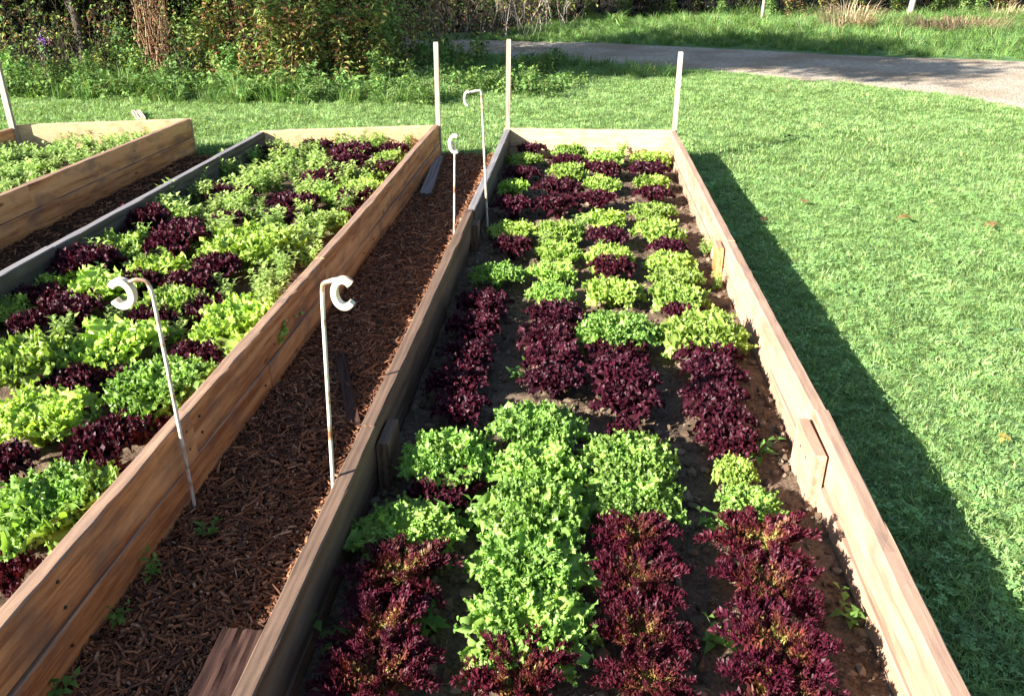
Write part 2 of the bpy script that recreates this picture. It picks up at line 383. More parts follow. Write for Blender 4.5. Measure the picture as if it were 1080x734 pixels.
x, y = lawn_points(-9, 9, 1.5, 13.5, 520); k = ~((np.hypot(x, y) < 6.2) & (x > .7)) & clear_of_beds(x, y) & ~(inside(x, y-.1, DRIVE) & inside(x, y+RG.uniform(.02, .22, len(x)), DRIVE)) & (np.hypot(x, y) < 15)
x, y = x[k], y[k]; P = np.stack([x, y, np.zeros(len(x))], 1); P = P[in_view(P, 260)]
hn = np.array([noise.noise(Vector((p[0]*1.1, p[1]*1.1, 0)))*.5+noise.noise(Vector((p[0]*4, p[1]*4, 4)))*.3 for p in P])
scatter('grass', P, np.clip(RG.uniform(.6, 1.1, len(P))*(1+hn*.9), .35, 1.7), c_lawnfar, tilt=.2)
# tall verge: foot of the hedge, edge of the drive, far verge
def verge(poly, dens, s0, s1, name='grass'):
    xs = [p[0] for p in poly]; ys = [p[1] for p in poly]; x, y = lawn_points(min(xs), max(xs), min(ys), max(ys), dens)
    k = inside(x, y, poly) & ~(inside(x, y, DRIVE) & inside(x, y-RG.uniform(.0, .3, len(x)), DRIVE) & inside(x, y+RG.uniform(.0, .3, len(x)), DRIVE)) & clear_of_beds(x, y); x, y = x[k], y[k]; P = np.stack([x, y, np.zeros(len(x))], 1)
    P = P[in_view(P, 80)]
    hn = np.array([noise.noise(Vector((p[0]*.9, p[1]*.9, 2))) for p in P])
    s = RG.uniform(s0, s1, len(P))*(1+hn*.5)
    return P, s
vs = [verge([(-9, 8.9), (-6, 9.0), (-4.5, 8.9), (-3, 8.9), (-1.6, 9.0), (-1.0, 10.2), (-1.4, 12.6), (-2.4, 13.6), (-4, 12), (-6, 11), (-9, 11)], 75, .5, 1.0),
      verge([(-1.9, 10.6), (-.8, 10.3), (.2, 11.2), (1.3, 11.5), (1.1, 12.2), (-.2, 12.9), (-1.9, 13.9), (-2.6, 13.9)], 60, .3, .75),
      verge([(-2, 16.3), (1.4, 15.8), (3, 15.3), (4.3, 14.6), (5.6, 14.2), (8, 13.5), (12, 13), (18, 16), (20, 28), (9, 24.5), (3, 23), (-1, 21.5)], 42, .3, .7),
      verge([(1.6, 16.6), (4.5, 15.6), (7.5, 15.2), (12, 16), (18, 20), (20, 28), (9, 24.5), (3, 23), (.5, 20.5)], 22, .7, 1.1)]
scatter('grass', np.concatenate([v[0] for v in vs]), np.concatenate([v[1] for v in vs]), c_tall, tilt=.25)

# ------------------------------------------------------------------ raised beds
def board(name, p0, p1, z0, z1, th, m, parent, rise=0, seed=0, taper=None, nseg=24):
    """one sawn board between two plan points, with softened, slightly wavy edges"""
    p0 = np.array(p0, float); p1 = np.array(p1, float); d = p1-p0; L = np.linalg.norm(d); d /= L; nrm_ = np.array([-d[1], d[0]])
    rng = np.random.default_rng(seed+1); e = .004; g = Geo()
    prof = [(-th/2+e, z0), (th/2-e, z0), (th/2, z0+e), (th/2, z1-e), (th/2-e, z1), (-th/2+e, z1), (-th/2, z1-e), (-th/2, z0+e)]
    S = np.linspace(0, L, nseg+1); V = []
    for i, s in enumerate(S):
        wx = math.sin(s*1.7+seed)*.0025; 
        for j, (a, z) in enumerate(prof):
            jt = rng.normal(0, .0012) if 0 < i < nseg else 0
            zz = z+(math.sin(s*2.3+seed*2)*.002+jt if j in (3, 4, 5, 6) else 0)
            aa = a+wx+(rng.normal(0, .0007) if 0 < i < nseg else 0)
            V.append((p0[0]+d[0]*s+nrm_[0]*aa, p0[1]+d[1]*s+nrm_[1]*aa, zz))
    n = 8; Fq = [[i*n+j, (i+1)*n+j, (i+1)*n+(j+1) % n, i*n+(j+1) % n] for i in range(nseg) for j in range(n)]
    g.add(V, Fq)
    g.add(V[:n], [list(range(n))]); g.add(V[-n:], [list(range(n))[::-1]])
    me = g.mesh(name, m, smooth=False)
    import bmesh
    bm = bmesh.new(); bm.from_mesh(me); bmesh.ops.remove_doubles(bm, verts=bm.verts[:], dist=1e-5); bmesh.ops.recalc_face_normals(bm, faces=bm.faces[:]); bm.to_mesh(me); bm.free()
    return obj(name, me, parent)
def blockm(name, c, s, m, parent, rot=None, seed=0):
    x, y, z = c; return board(name, (x, y-s[1]/2), (x, y+s[1]/2), z-s[2]/2, z+s[2]/2, s[0], m, parent, seed=seed, nseg=2)
def stake(parent, x, y, z0, z1, w, t, lean=(0, 0), m=None):
    g = Geo(); V = []
    for z, k in ((z0, 0), (z0+(z1-z0)*.5, .5), (z1-.012, 1), (z1, 1)):
        q = .85 if z == z1 else 1
        for a, b in ((-1, -1), (1, -1), (1, 1), (-1, 1)): V.append((x+lean[0]*k+a*w/2*q, y+lean[1]*k+b*t/2*q, z))
    Fq = [[i*4+j, i*4+(j+1) % 4, (i+1)*4+(j+1) % 4, (i+1)*4+j] for i in range(3) for j in range(4)]+[[12, 13, 14, 15]]
    g.add(V, Fq); return obj('stake', g.mesh('stake', m or M_stake, smooth=False), parent)
TOP = .27; T = .042
# main bed
B1 = empty('raised_bed', (0, 0, 0)); tag(B1, 'long wooden raised bed planted in four neat lettuce rows beside the open lawn', 'raised bed', 'raised garden beds')
xi = -.59+T/2
board('board', (xi, .45), (xi-.002, 1.97), .128, TOP-.004, T, M_old, B1, seed=1)
board('board', (xi, 1.973), (xi+.004, 4.16), .128, TOP, T, M_old, B1, seed=2)
board('board', (xi+.012, 4.163), (xi+.012, 6.39), .128, TOP-.006, T, M_grey, B1, seed=3)
board('board', (xi, .45), (xi, 3.2), -.03, .125, T-.004, M_old, B1, seed=4)
board('board', (xi, 3.203), (xi+.004, 6.39), -.03, .125, T-.004, M_old, B1, seed=5)
board('board', (.706, .45), (.733, 2.165), .138, TOP, T, M_pink, B1, seed=6)
board('board', (.729, 2.168), (.715, 3.75), .138, TOP-.004, T, M_pink, B1, seed=7)
board('board', (.717, 3.753), (.692, 6.39), .138, TOP, T-.002, M_pink, B1, seed=8)
board('board', (.700, .45), (.722, 2.8), -.03, .134, T, M_pink, B1, seed=9)
board('board', (.720, 2.803), (.688, 6.39), -.03, .134, T, M_pink, B1, seed=10)
board('end_board', (-.588, 6.412), (.713, 6.432), .128, TOP-.003, T-.004, M_cedarx, B1, seed=11)
board('end_board', (-.588, 6.412), (.713, 6.432), -.03, .125, T-.004, M_cedarx, B1, seed=12)
board('end_board', (-.588, .43), (.72, .43), -.03, TOP-.003, T-.004, M_cedarx, B1, seed=13)
blockm('cleat', (.684, 2.06, .125), (.035, .20, .235), M_pink, B1, seed=2)
blockm('cleat', (.673, 3.80, .12), (.03, .11, .225), M_cedar, B1, seed=3)
blockm('cleat', (-.530, 2.02, .11), (.035, .14, .22), M_old, B1, seed=4)
blockm('cleat', (-.528, 4.1, .11), (.035, .10, .22), M_old, B1, seed=5)
stake(B1, -.565, 6.455, 0, .903, .034, .034, (.012, 0))
stake(B1, .712, 6.475, 0, .824, .034, .034, (.0, 0))
# weedy bed
B2 = empty('raised_bed'); tag(B2, 'reddish cedar raised bed full of mixed lettuces overgrown with weeds', 'raised bed', 'raised garden beds')
xo = -1.105-T/2
board('board', (xo-.002, .45), (xo, 2.0), .128, TOP, T, M_cedar, B2, seed=21)
board('board', (xo-.001, 2.003), (xo+.002, 3.35), .128, TOP-.003, T, M_cedar, B2, seed=22)
board('board', (xo+.002, 3.353), (xo, 6.48), .128, TOP, T, M_cedar, B2, seed=23)
board('board', (xo+.006, .45), (xo+.006, 2.6), -.03, .124, T, M_cedar, B2, seed=24)
board('board', (xo+.006, 2.603), (xo+.005, 6.48), -.03, .124, T, M_cedar, B2, seed=25)
board('board', (-2.39, .45), (-2.39, 3.4), .128, TOP, T, M_grey, B2, seed=26)
board('board', (-2.392, 3.403), (-2.39, 6.12), .128, TOP-.003, T, M_grey, B2, seed=27)
board('board', (-2.388, .45), (-2.388, 6.12), -.03, .124, T, M_grey, B2, seed=28, nseg=50)
board('end_board', (-2.41, 6.14), (-1.11, 6.50), .128, TOP-.003, T-.006, M_cedarx, B2, seed=29)
board('end_board', (-2.41, 6.14), (-1.11, 6.50), -.03, .124, T-.006, M_cedarx, B2, seed=30)
stake(B2, -1.118, 6.54, 0, .872, .036, .03, (.006, 0))
# far bed
B3 = empty('raised_bed'); tag(B3, 'cedar raised bed crowded with pale feathery salad greens, beyond the weedy bed', 'raised bed', 'raised garden beds')
board('board', (-3.151, .45), (-3.150, 4.4), .140, TOP+.012, T, M_cedar, B3, seed=31)
board('board', (-3.150, 4.403), (-3.145, 6.52), .140, TOP+.012, T, M_cedar, B3, seed=32)
board('board', (-3.151, .45), (-3.145, 6.52), -.03, .137, T, M_cedar, B3, seed=33, nseg=50)
board('board', (-4.36, .45), (-4.36, 6.10), -.03, TOP-.002, T, M_cedar, B3, seed=34, nseg=50)
board('end_board', (-4.38, 6.15), (-3.125, 6.55), .10, TOP+.008, T-.004, M_cedarx, B3, seed=35)
board('end_board', (-4.38, 6.15), (-3.125, 6.55), -.03, .097, T-.004, M_cedarx, B3, seed=36)
stake(B3, -4.352, 6.115, 0, .80, .042, .03, (.006, 0))

M_nail, _nt = mat('rusty_nail'); finish(_nt, (.05, .03, .022), .6)
def nail(parent, x, y, z, nx):
    g = Geo(); tube(g, [(x-nx*.002, y, z), (x+nx*.0025, y, z)], .0042, n=10); obj('nail', g.mesh('nail', M_nail, smooth=False), parent)
for yy in (1.32, 1.96, 2.05, 2.68, 3.30, 3.41, 4.6, 6.44):
    for zz in (.165, .235): nail(B2, -1.1035, yy, zz+random.uniform(-.008, .008), 1)
for yy in (1.3, 2.54, 4.0, 5.2): nail(B2, -1.0975, yy, .07, 1)
for yy, xx in ((2.09, .6665), (2.03, .6665)): nail(B1, xx, yy, .19, -1); nail(B1, xx, yy, .07, -1)
for yy in (5.6, 6.45): nail(B3, -3.1235, yy, .22, 1); nail(B3, -3.1235, yy, .17, 1)
# ------------------------------------------------------------------ soil, mulch
def soil(name, x0, x1, y0, y1, z, step, m, amp=.016, seed=0):
    nx = int((x1-x0)/step)+1; ny = int((y1-y0)/(step*1.2))+1
    X, Y = np.meshgrid(np.linspace(x0, x1, nx), np.linspace(y0, y1, ny))
    Z = np.array([noise.noise(Vector((a*7, b*7, seed)))*amp+noise.noise(Vector((a*26, b*26, seed+5)))*amp*.55+abs(noise.noise(Vector((a*60, b*60, seed+8))))*amp*.45 for a, b in zip(X.ravel(), Y.ravel())])
    V = np.stack([X.ravel(), Y.ravel(), z+Z], 1)
    i = (np.arange(ny-1)[:, None]*nx+np.arange(nx-1)[None]).ravel()
    g = Geo(); g.add(V, np.stack([i, i+1, i+1+nx, i+nx], 1)); o = obj(name, g.mesh(name, m)); o['kind'] = 'structure'; return o
SZ = .075
soil('soil', -.547, .70, .45, 6.40, SZ, .0085, M_soil, seed=1)
soil('soil', -2.37, -1.147, .45, 6.49, SZ, .014, M_soil, seed=2)
soil('soil', -4.34, -3.17, .45, 6.5, SZ+.01, .025, M_soil, seed=3)
soil('mulch_path', -1.10, -.592, .3, 6.6, .014, .012, M_mulchbase, amp=.012, seed=4)
soil('mulch_path', -3.125, -2.413, .3, 6.35, .014, .02, M_mulchbase, amp=.012, seed=5)
ico_v = np.array([(0, 0, -1), (.723, -.526, -.447), (-.276, -.851, -.447), (-.894, 0, -.447), (-.276, .851, -.447), (.723, .526, -.447), (.276, -.851, .447), (-.723, -.526, .447), (-.723, .526, .447), (.276, .851, .447), (.894, 0, .447), (0, 0, 1)])
ico_f = np.array([(0, 1, 2), (1, 0, 5), (0, 2, 3), (0, 3, 4), (0, 4, 5), (1, 5, 10), (2, 1, 6), (3, 2, 7), (4, 3, 8), (5, 4, 9), (1, 10, 6), (2, 6, 7), (3, 7, 8), (4, 8, 9), (5, 9, 10), (6, 10, 11), (7, 6, 11), (8, 7, 11), (9, 8, 11), (10, 9, 11)])
def clods(name, x0, x1, y0, y1, n, z, s0, s1, cols, m, bias=1.5):
    g = Geo(); p = np.stack([RG.uniform(x0, x1, n), y0+(y1-y0)*RG.uniform(0, 1, n)**bias, np.full(n, z)+RG.normal(0, .004, n)], 1)
    s = s0+(s1-s0)*RG.uniform(0, 1, n)**4
    V = ico_v[None]*(1+RG.normal(0, .22, (n, 12, 1)))*s[:, None, None]*RG.uniform(.6, 1.3, (n, 1, 3))+p[:, None]
    cols = np.asarray(cols); C = np.repeat((cols[RG.integers(0, len(cols), n)]*RG.uniform(.7, 1.3, (n, 1)))[:, None], 12, 1)
    Fc = (np.arange(n)*12)[:, None, None]+ico_f[None]
    g.add(V.reshape(-1, 3), Fc.reshape(-1, 3), C.reshape(-1, 3)); o = obj(name, g.mesh(name, m, smooth=False)); o['kind'] = 'stuff'
clods('dirt', -.54, .69, .6, 6.3, 12000, SZ+.003, .002, .019, [(.16, .11, .08), (.12, .08, .055), (.21, .155, .11)], M_clod)
clods('dirt', -2.35, -1.16, 1.2, 6.3, 2000, SZ+.003, .003, .014, [(.10, .065, .045), (.08, .05, .035)], M_clod)
def chips(name, x0, x1, y0, y1, n, z, bias=1.6):
    g = Geo(); x = RG.uniform(x0, x1, n); y = y0+(y1-y0)*RG.uniform(0, 1, n)**bias
    L = (.003+.026*RG.uniform(0, 1, n)**5)*(1+.1*y); W = RG.uniform(.001, .0036, n)*(1+.12*y)
    a = RG.uniform(0, 6.28, n); el = RG.normal(0, .22, n)
    D = np.stack([np.cos(a)*np.cos(el), np.sin(a)*np.cos(el), np.sin(el)], 1)
    U = nrm(np.stack([RG.normal(0, .35, n), RG.normal(0, .35, n), np.ones(n)], 1)); S = nrm(np.cross(D, U)); U = np.cross(S, D)
    c = np.stack([x, y, z+RG.uniform(0, .014, n)], 1); t = RG.uniform(.001, .0028, n)[:, None]; L = L[:, None]; W = W[:, None]
    bow = (L*RG.uniform(-.08, .15, (n, 1)))
    V = np.stack([c-D*L-S*W*.6-U*t, c-D*L+S*W*.6-U*t, c+D*L+S*W*.35-U*t, c+D*L-S*W*.5-U*t,
                  c-D*L-S*W*.6+U*t, c-D*L+S*W*.6+U*t, c+S*W+U*(t+bow), c-S*W+U*(t+bow), c+D*L+S*W*.35+U*t, c+D*L-S*W*.5+U*t], 1)
    q = np.array([[4, 5, 6, 7], [7, 6, 8, 9], [0, 1, 5, 4], [3, 2, 8, 9]]); tq = [[0, 3, 9], [0, 9, 7], [0, 7, 4], [1, 5, 6], [1, 6, 8], [1, 8, 2]]
    pal = np.array([(.20, .095, .04), (.30, .145, .06), (.13, .066, .032), (.42, .23, .105), (.07, .038, .024), (.19, .11, .065), (.42, .27, .16)])
    pr = np.array([.25, .18, .2, .1, .15, .09, .03]); C = np.repeat((pal[RG.choice(7, n, p=pr)]*RG.uniform(.7, 1.25, (n, 1)))[:, None], 10, 1)
    i = (np.arange(n)*10)[:, None, None]
    V = V.reshape(-1, 3); C = C.reshape(-1, 3)
    g.add(V, (i+q[None]).reshape(-1, 4), C); 
    g.F.append((i+np.array(tq)[None]).reshape(-1, 3)); g.M.append(np.zeros(n*6, int))
    o = obj(name, g.mesh(name, M_chip, smooth=False)); o['kind'] = 'stuff'
chips('mulch', -1.098, -.597, .8, 6.6, 44000, .016)
chips('mulch', -3.12, -2.42, 2.0, 6.4, 5000, .016, 1.)

# ------------------------------------------------------------------ lettuces
def ruf_leaf(g, rng, phi, L, W, a0, a1, kw, amp, nu, nv, jag, cb, cm, ce, cup=.15, z0=0., twist=0., fringe=None, lob=0., micro=.0):
    u = np.linspace(0, 1, nu); v = np.linspace(-1, 1, nv)
    ang = a0+(a1-a0)*u**1.2; ds = L/(nu-1)
    r = np.concatenate([[0], np.cumsum(np.sin(ang[:-1])*ds)])+.006; z = np.concatenate([[0], np.cumsum(np.cos(ang[:-1])*ds)])+z0
    er = np.array([math.cos(phi), math.sin(phi), 0]); et = np.array([-math.sin(phi), math.cos(phi), 0]); ez = np.array([0, 0, 1.])
    rib = r[:, None]*er+z[:, None]*ez
    tan = np.sin(ang)[:, None]*er+np.cos(ang)[:, None]*ez; nn = np.cos(ang)[:, None]*(-er)+np.sin(ang)[:, None]*ez
    w = W*(.12+.88*np.sin(np.pi*np.clip(u, 0, 1)**1.25*.62)**1.1)*np.sqrt(np.clip(1-.55*u**5, .05, 1))
    UU, VV = np.meshgrid(u, v, indexing='ij'); ph = rng.uniform(0, 6.28, 3)
    edge = np.clip(np.maximum(np.abs(VV), (UU-.55)/.45), 0, 1)**2.2
    ruf = np.sin(2*np.pi*kw*UU+ph[0]+VV*2.1*np.sign(VV))*.7+np.sin(2*np.pi*kw*1.9*UU+ph[1]-VV*5)*.45+np.sin(ph[2]+VV*kw*2.6)*np.clip(UU*2-1, 0, 1)
    ruf = ruf*(.75+.5*rng.uniform(size=ruf.shape))
    lobe = 1+lob*np.sin(2*np.pi*kw*.8*UU+ph[1])*np.abs(VV)+jag*rng.normal(0, 1, UU.shape)*edge
    fx = VV*w[:, None]*lobe
    tipx = -(.22*L)*(VV**2)*np.clip((UU-.5)*2, 0, 1)**2 + jag*L*.25*rng.normal(0, 1, UU.shape)*(UU > .9)
    P = rib[:, None]+et*fx[..., None]+nn[:, None]*((cup*np.abs(VV)**1.7*w[:, None]+amp*edge*ruf)[..., None])+tan[:, None]*(tipx+amp*.5*edge*np.cos(2*np.pi*kw*UU*1.3+ph[2]))[..., None]
    if micro: P = P+rng.normal(0, micro, P.shape)*edge[..., None]
    t = np.clip(edge*.75+UU*.35, 0, 1)[..., None]
    k = UU[..., None]
    C = np.where(t < .5, cb+(cm-cb)*t*2, cm+(ce-cm)*(t-.5)*2)*(1+rng.normal(0, .06, t.shape))
    C = np.clip(C*rng.uniform(.85, 1.15), 0, 1)
    i = (np.arange(nu-1)[:, None]*nv+np.arange(nv-1)[None]).ravel()
    g.add(P.reshape(-1, 3), np.stack([i, i+1, i+1+nv, i+nv], 1), C.reshape(-1, 3))
    if fringe:
        nfr, s = fringe
        e = np.argwhere(edge > .55); 
        e = e[rng.integers(0, len(e), nfr)]; Q = P[e[:, 0], e[:, 1]]
        out = nrm(tan[e[:, 0]]*.8+et*VV[e[:, 0], e[:, 1]][:, None]*.7+rng.normal(0, .75, (nfr, 3))+ez*.25)
        cc = np.clip(ce*rng.uniform(.75, 1.3, (nfr, 1)), 0, 1)
        leaves(g, Q-out*s*.3, out, rng.normal(0, 1, (nfr, 3)), s*rng.uniform(.6, 1.3, nfr), s*rng.uniform(.6, 1.2, nfr), cc, fold=rng.uniform(-.35, .45, nfr), droop=rng.uniform(-.3, .5, nfr), broad=.6)
def head(kind, seed):
    """returns outer-leaves mesh and heart mesh, about 0.28 m across"""
    rng = np.random.default_rng(seed); go = Geo(); gh = Geo(); GA = 2.39996; A = np.array
    def spin(n, f):
        for i in range(n):
            t = i/(n-1); f(i, t, i*GA+rng.normal(0, .25), gh if t < .22 else go)
    if kind == 'frisee':      # fine curled lime green
        cb, cm, ce = A((.50, .58, .22)), A((.29, .46, .08)), A((.25, .43, .10))
        spin(48, lambda i, t, ph, g: ruf_leaf(g, rng, ph, .095+.075*t+rng.normal(0, .006), .024+.018*t, .05+.5*t, .45+1.85*t, 5.5, .007+.004*t, 18, 9, .14, cb, cm, ce, fringe=(int(70+90*t), .0095), micro=.0026))
    elif kind == 'ruffle':    # looser ruffled lime green
        cb, cm, ce = A((.52, .58, .22)), A((.31, .46, .085)), A((.30, .45, .095))
        spin(36, lambda i, t, ph, g: ruf_leaf(g, rng, ph, .085+.085*t+rng.normal(0, .008), .032+.022*t, .05+.5*t, .5+1.9*t, 4.2, .009+.004*t, 17, 9, .09, cb, cm, ce, fringe=(int(30+50*t), .0125), micro=.002))
    elif kind == 'butter':    # broad smooth folded leaves
        cb, cm, ce = A((.50, .60, .22)), A((.32, .48, .09)), A((.33, .49, .10))
        spin(38, lambda i, t, ph, g: ruf_leaf(g, rng, ph, .075+.085*t+rng.normal(0, .01), .026+.016*t, .1+.55*t, .5+1.75*t, 2.4, .008, 14, 9, .05, cb, cm, ce, cup=.3, lob=.12, fringe=(int(6+10*t), .018), micro=.0012))
    elif kind == 'redoak':    # dark glossy lobed leaves
        cb, cm, ce = A((.10, .045, .03)), A((.030, .005, .009)), A((.048, .006, .013))
        spin(42, lambda i, t, ph, g: ruf_leaf(g, rng, ph, .085+.08*t+rng.normal(0, .008), .022+.016*t, .05+.5*t, .4+1.8*t, 3.0, .008, 14, 7, .06, cb, cm, ce, cup=.3, lob=.3, fringe=(int(16+24*t), .016)))
    elif kind == 'redfris':   # fine spiky maroon leaves, yellow green heart
        n = 62
        for i in range(n):
            t = i/(n-1); phi = i*GA+rng.normal(0, .3); L = .088+.085*t+rng.normal(0, .008); a0 = .05+.45*t; a1 = .3+1.75*t
            m_ = 30; u = np.linspace(.12, 1, m_); uu = np.linspace(0, 1, 20); an = a0+(a1-a0)*uu**1.2
            r = np.concatenate([[0], np.cumsum(np.sin(an[:-1])*L/19)]); z = np.concatenate([[0], np.cumsum(np.cos(an[:-1])*L/19)])
            er = A([math.cos(phi), math.sin(phi), 0]); et = A([-math.sin(phi), math.cos(phi), 0]); ez = A([0, 0, 1.])
            g = gh if t < .2 else go
            rp = np.interp(u, uu, r)+.006; zp = np.interp(u, uu, z); am = np.interp(u, uu, an)
            P = rp[:, None]*er+zp[:, None]*ez; tan = np.sin(am)[:, None]*er+np.cos(am)[:, None]*ez; nn = -np.cos(am)[:, None]*er+np.sin(am)[:, None]*ez
            ybase = A((.42, .46, .12)); red = A((.078, .009, .018)); mid = A((.17, .06, .03))
            q = np.clip((u-.55)/.35+(t-.40)*1.3+rng.normal(0, .12), 0, 1)[:, None]
            cbs = np.where(q < .5, ybase+(mid-ybase)*q*2, mid+(red-mid)*(q-.5)*2)*rng.uniform(.8, 1.2)
            qt = np.clip(q+.16, 0, 1); ct = np.where(qt < .5, ybase+(mid-ybase)*qt*2, mid+(red-mid)*(qt-.5)*2)*rng.uniform(.7, 1.35, (m_, 1))
            # rib strip
            w = .0035*(1-u*.5)[:, None]; V = np.stack([P-et*w, P+et*w], 1).reshape(-1, 3); k = np.arange(m_-1)*2
            g.add(V, np.stack([k, k+1, k+3, k+2], 1), np.repeat(cbs, 2, 0))
            for side in (-1, 1, -1, 1, 0, 0):
                lw = L*(.045+.068*np.sin(np.pi*np.clip(u*.92, 0, 1)**.9))*rng.uniform(.6, 1.25, m_)
                D = tan*rng.uniform(.2, 1.1, (m_, 1))+et*side*rng.uniform(.4, 1.2, (m_, 1))+nn*rng.normal(.4, .5, (m_, 1))+ez*.4+rng.normal(0, .3, (m_, 3))
                o_ = P+et*side*.002+nn*rng.normal(0, .003, (m_, 1))
                leaves(g, o_, D, nn+rng.normal(0, .5, (m_, 3)), lw*1.15, lw*rng.uniform(.3, .52, m_), cbs, fold=rng.uniform(-.2, .4, m_), droop=rng.uniform(-.25, .3, m_), broad=.55, tipcol=ct)
    Mx = M_red if kind.startswith('red') else M_lett
    return go.mesh(kind, Mx), gh.mesh(kind+'_heart', Mx)
HEADS = {k: [head(k, 100+17*j+hash_) for j in range(n)] for k, n, hash_ in (('frisee', 5, 1), ('ruffle', 5, 2), ('butter', 4, 3), ('redoak', 6, 4), ('redfris', 6, 5))}
HT = dict(frisee=.15, ruffle=.14, butter=.12, redoak=.13, redfris=.125)
LOOK = dict(frisee='lime green finely curled lettuce', ruffle='lime green ruffled lettuce', butter='pale green broad leaved lettuce', redoak='dark red glossy lettuce', redfris='maroon spiky lettuce with yellowish heart')
def ordn(i): return f"{i}{'th' if 10 <= i % 100 <= 20 else {1:'st',2:'nd',3:'rd'}.get(i%10,'th')}"
LET = []
def lettuce(px, py, w, kind, big=1., hs=1.):
    s0 = SZ+.05
    p = un(px, py, SZ+.06); wm = w/F*depth(p); s = wm/({'redfris': .28, 'frisee': .28}.get(kind, .262) if w > 95 else .24)*big
    sz = {'frisee': max(s*1.18, .45*s+.5), 'redfris': s*1.28}.get(kind, max(s*1.2, .4*s+.68))*hs*random.uniform(.88, 1.1)
    p = un(px, py, SZ+HT[kind]*sz*.5)
    o = empty('lettuce', (p[0], p[1], SZ+.004), random.uniform(0, 6.28)); o.scale = (s, s, sz*random.uniform(.93, 1.07))
    v = random.choice(HEADS[kind]); obj('outer_leaves', v[0], o); obj('heart', v[1], o)
    LET.append((o, kind, p[0], p[1])); return o
MAIN = {
 0: [(396,722,138,'redfris'),(403,672,130,'redfris'),(423,612,128,'redfris'),(428,558,118,'frisee'),(468,515,72,'redoak'),(473,481,102,'frisee'),
     (487,432,56,'redoak'),(484,402,62,'redoak'),(493,376,60,'redoak'),(500,346,56,'redoak'),(510,321,54,'redoak'),(525,289,48,'frisee'),(541,260,40,'redoak'),(541,242,44,'ruffle'),(541,219,42,'redoak'),(542,198,34,'butter'),(550,184,34,'redoak'),(554,169,34,'ruffle'),(560,158,30,'redoak')],
 1: [(545,719,128,'redfris',1.,1.15),(556,662,150,'frisee'),(557,596,130,'frisee'),(562,541,116,'frisee',1.,1.06),(569,492,106,'frisee'),(566,449,100,'frisee',1.,1.08),
     (586,404,62,'redoak'),(583,380,62,'redoak'),(580,358,62,'redoak'),(585,334,58,'redoak'),(581,310,46,'frisee'),(583,288,46,'ruffle'),(589,266,46,'ruffle'),(589,244,44,'ruffle'),(589,216,46,'redoak'),(588,200,44,'redoak'),(600,181,36,'ruffle'),(600,170,34,'redoak'),(602,159,32,'ruffle')],
 2: [(683,726,118,'redfris'),(678,675,118,'redfris'),(674,622,108,'redfris'),(671,573,102,'redfris'),(669,526,110,'frisee'),(663,483,104,'frisee'),(657,456,34,'redoak'),
     (660,424,70,'redoak'),(656,396,66,'redoak'),(651,372,60,'redoak'),(652,349,76,'frisee'),(646,307,56,'ruffle'),(645,284,44,'redoak'),(644,272,48,'ruffle'),(641,252,44,'redoak'),(637,230,42,'ruffle'),(631,211,40,'redoak'),(634,194,36,'ruffle'),(635,179,38,'redoak'),(638,166,36,'ruffle')],
 3: [(824,735,134,'redfris'),(820,692,134,'redfris'),(810,628,122,'redfris'),(802,577,124,'redfris'),(789,534,66,'frisee'),(774,497,42,'ruffle'),
     (768,465,62,'redoak'),(760,443,62,'redoak'),(755,419,62,'redoak'),(752,396,60,'redoak'),(745,374,60,'redoak'),(740,350,76,'ruffle'),(715,331,34,'redoak'),(715,313,54,'ruffle'),(714,293,50,'ruffle'),(710,275,48,'ruffle'),(703,261,38,'redoak'),(696,245,46,'ruffle'),(690,223,42,'ruffle'),(689,206,36,'redoak'),(688,192,34,'ruffle'),(684,180,40,'redoak'),(687,167,36,'ruffle')]}
RN = ['row beside the shaded board', 'second row from the shaded board', 'second row from the sunlit board', 'row beside the sunlit board']
def label_rows(rows, tail):
    for ri, hs_ in rows.items():
        cnt = {}
        for o, kind, x, y in sorted(hs_, key=lambda t: t[3]):
            cnt[kind] = cnt.get(kind, 0)+1
            sh = {'frisee': 'curly lime green lettuce', 'ruffle': 'ruffled lime green lettuce', 'butter': 'broad leaved pale green lettuce', 'redoak': 'dark red glossy lettuce', 'redfris': 'spiky maroon lettuce'}[kind]
            tag(o, f"{sh}, {ordn(cnt[kind])} from near end, {tail[ri]}", 'lettuce', 'lettuce heads planted in the beds')
for ri, L_ in MAIN.items():
    LET = []
    for a in L_: lettuce(*a)
    label_rows({ri: LET}, {ri: RN[ri]})
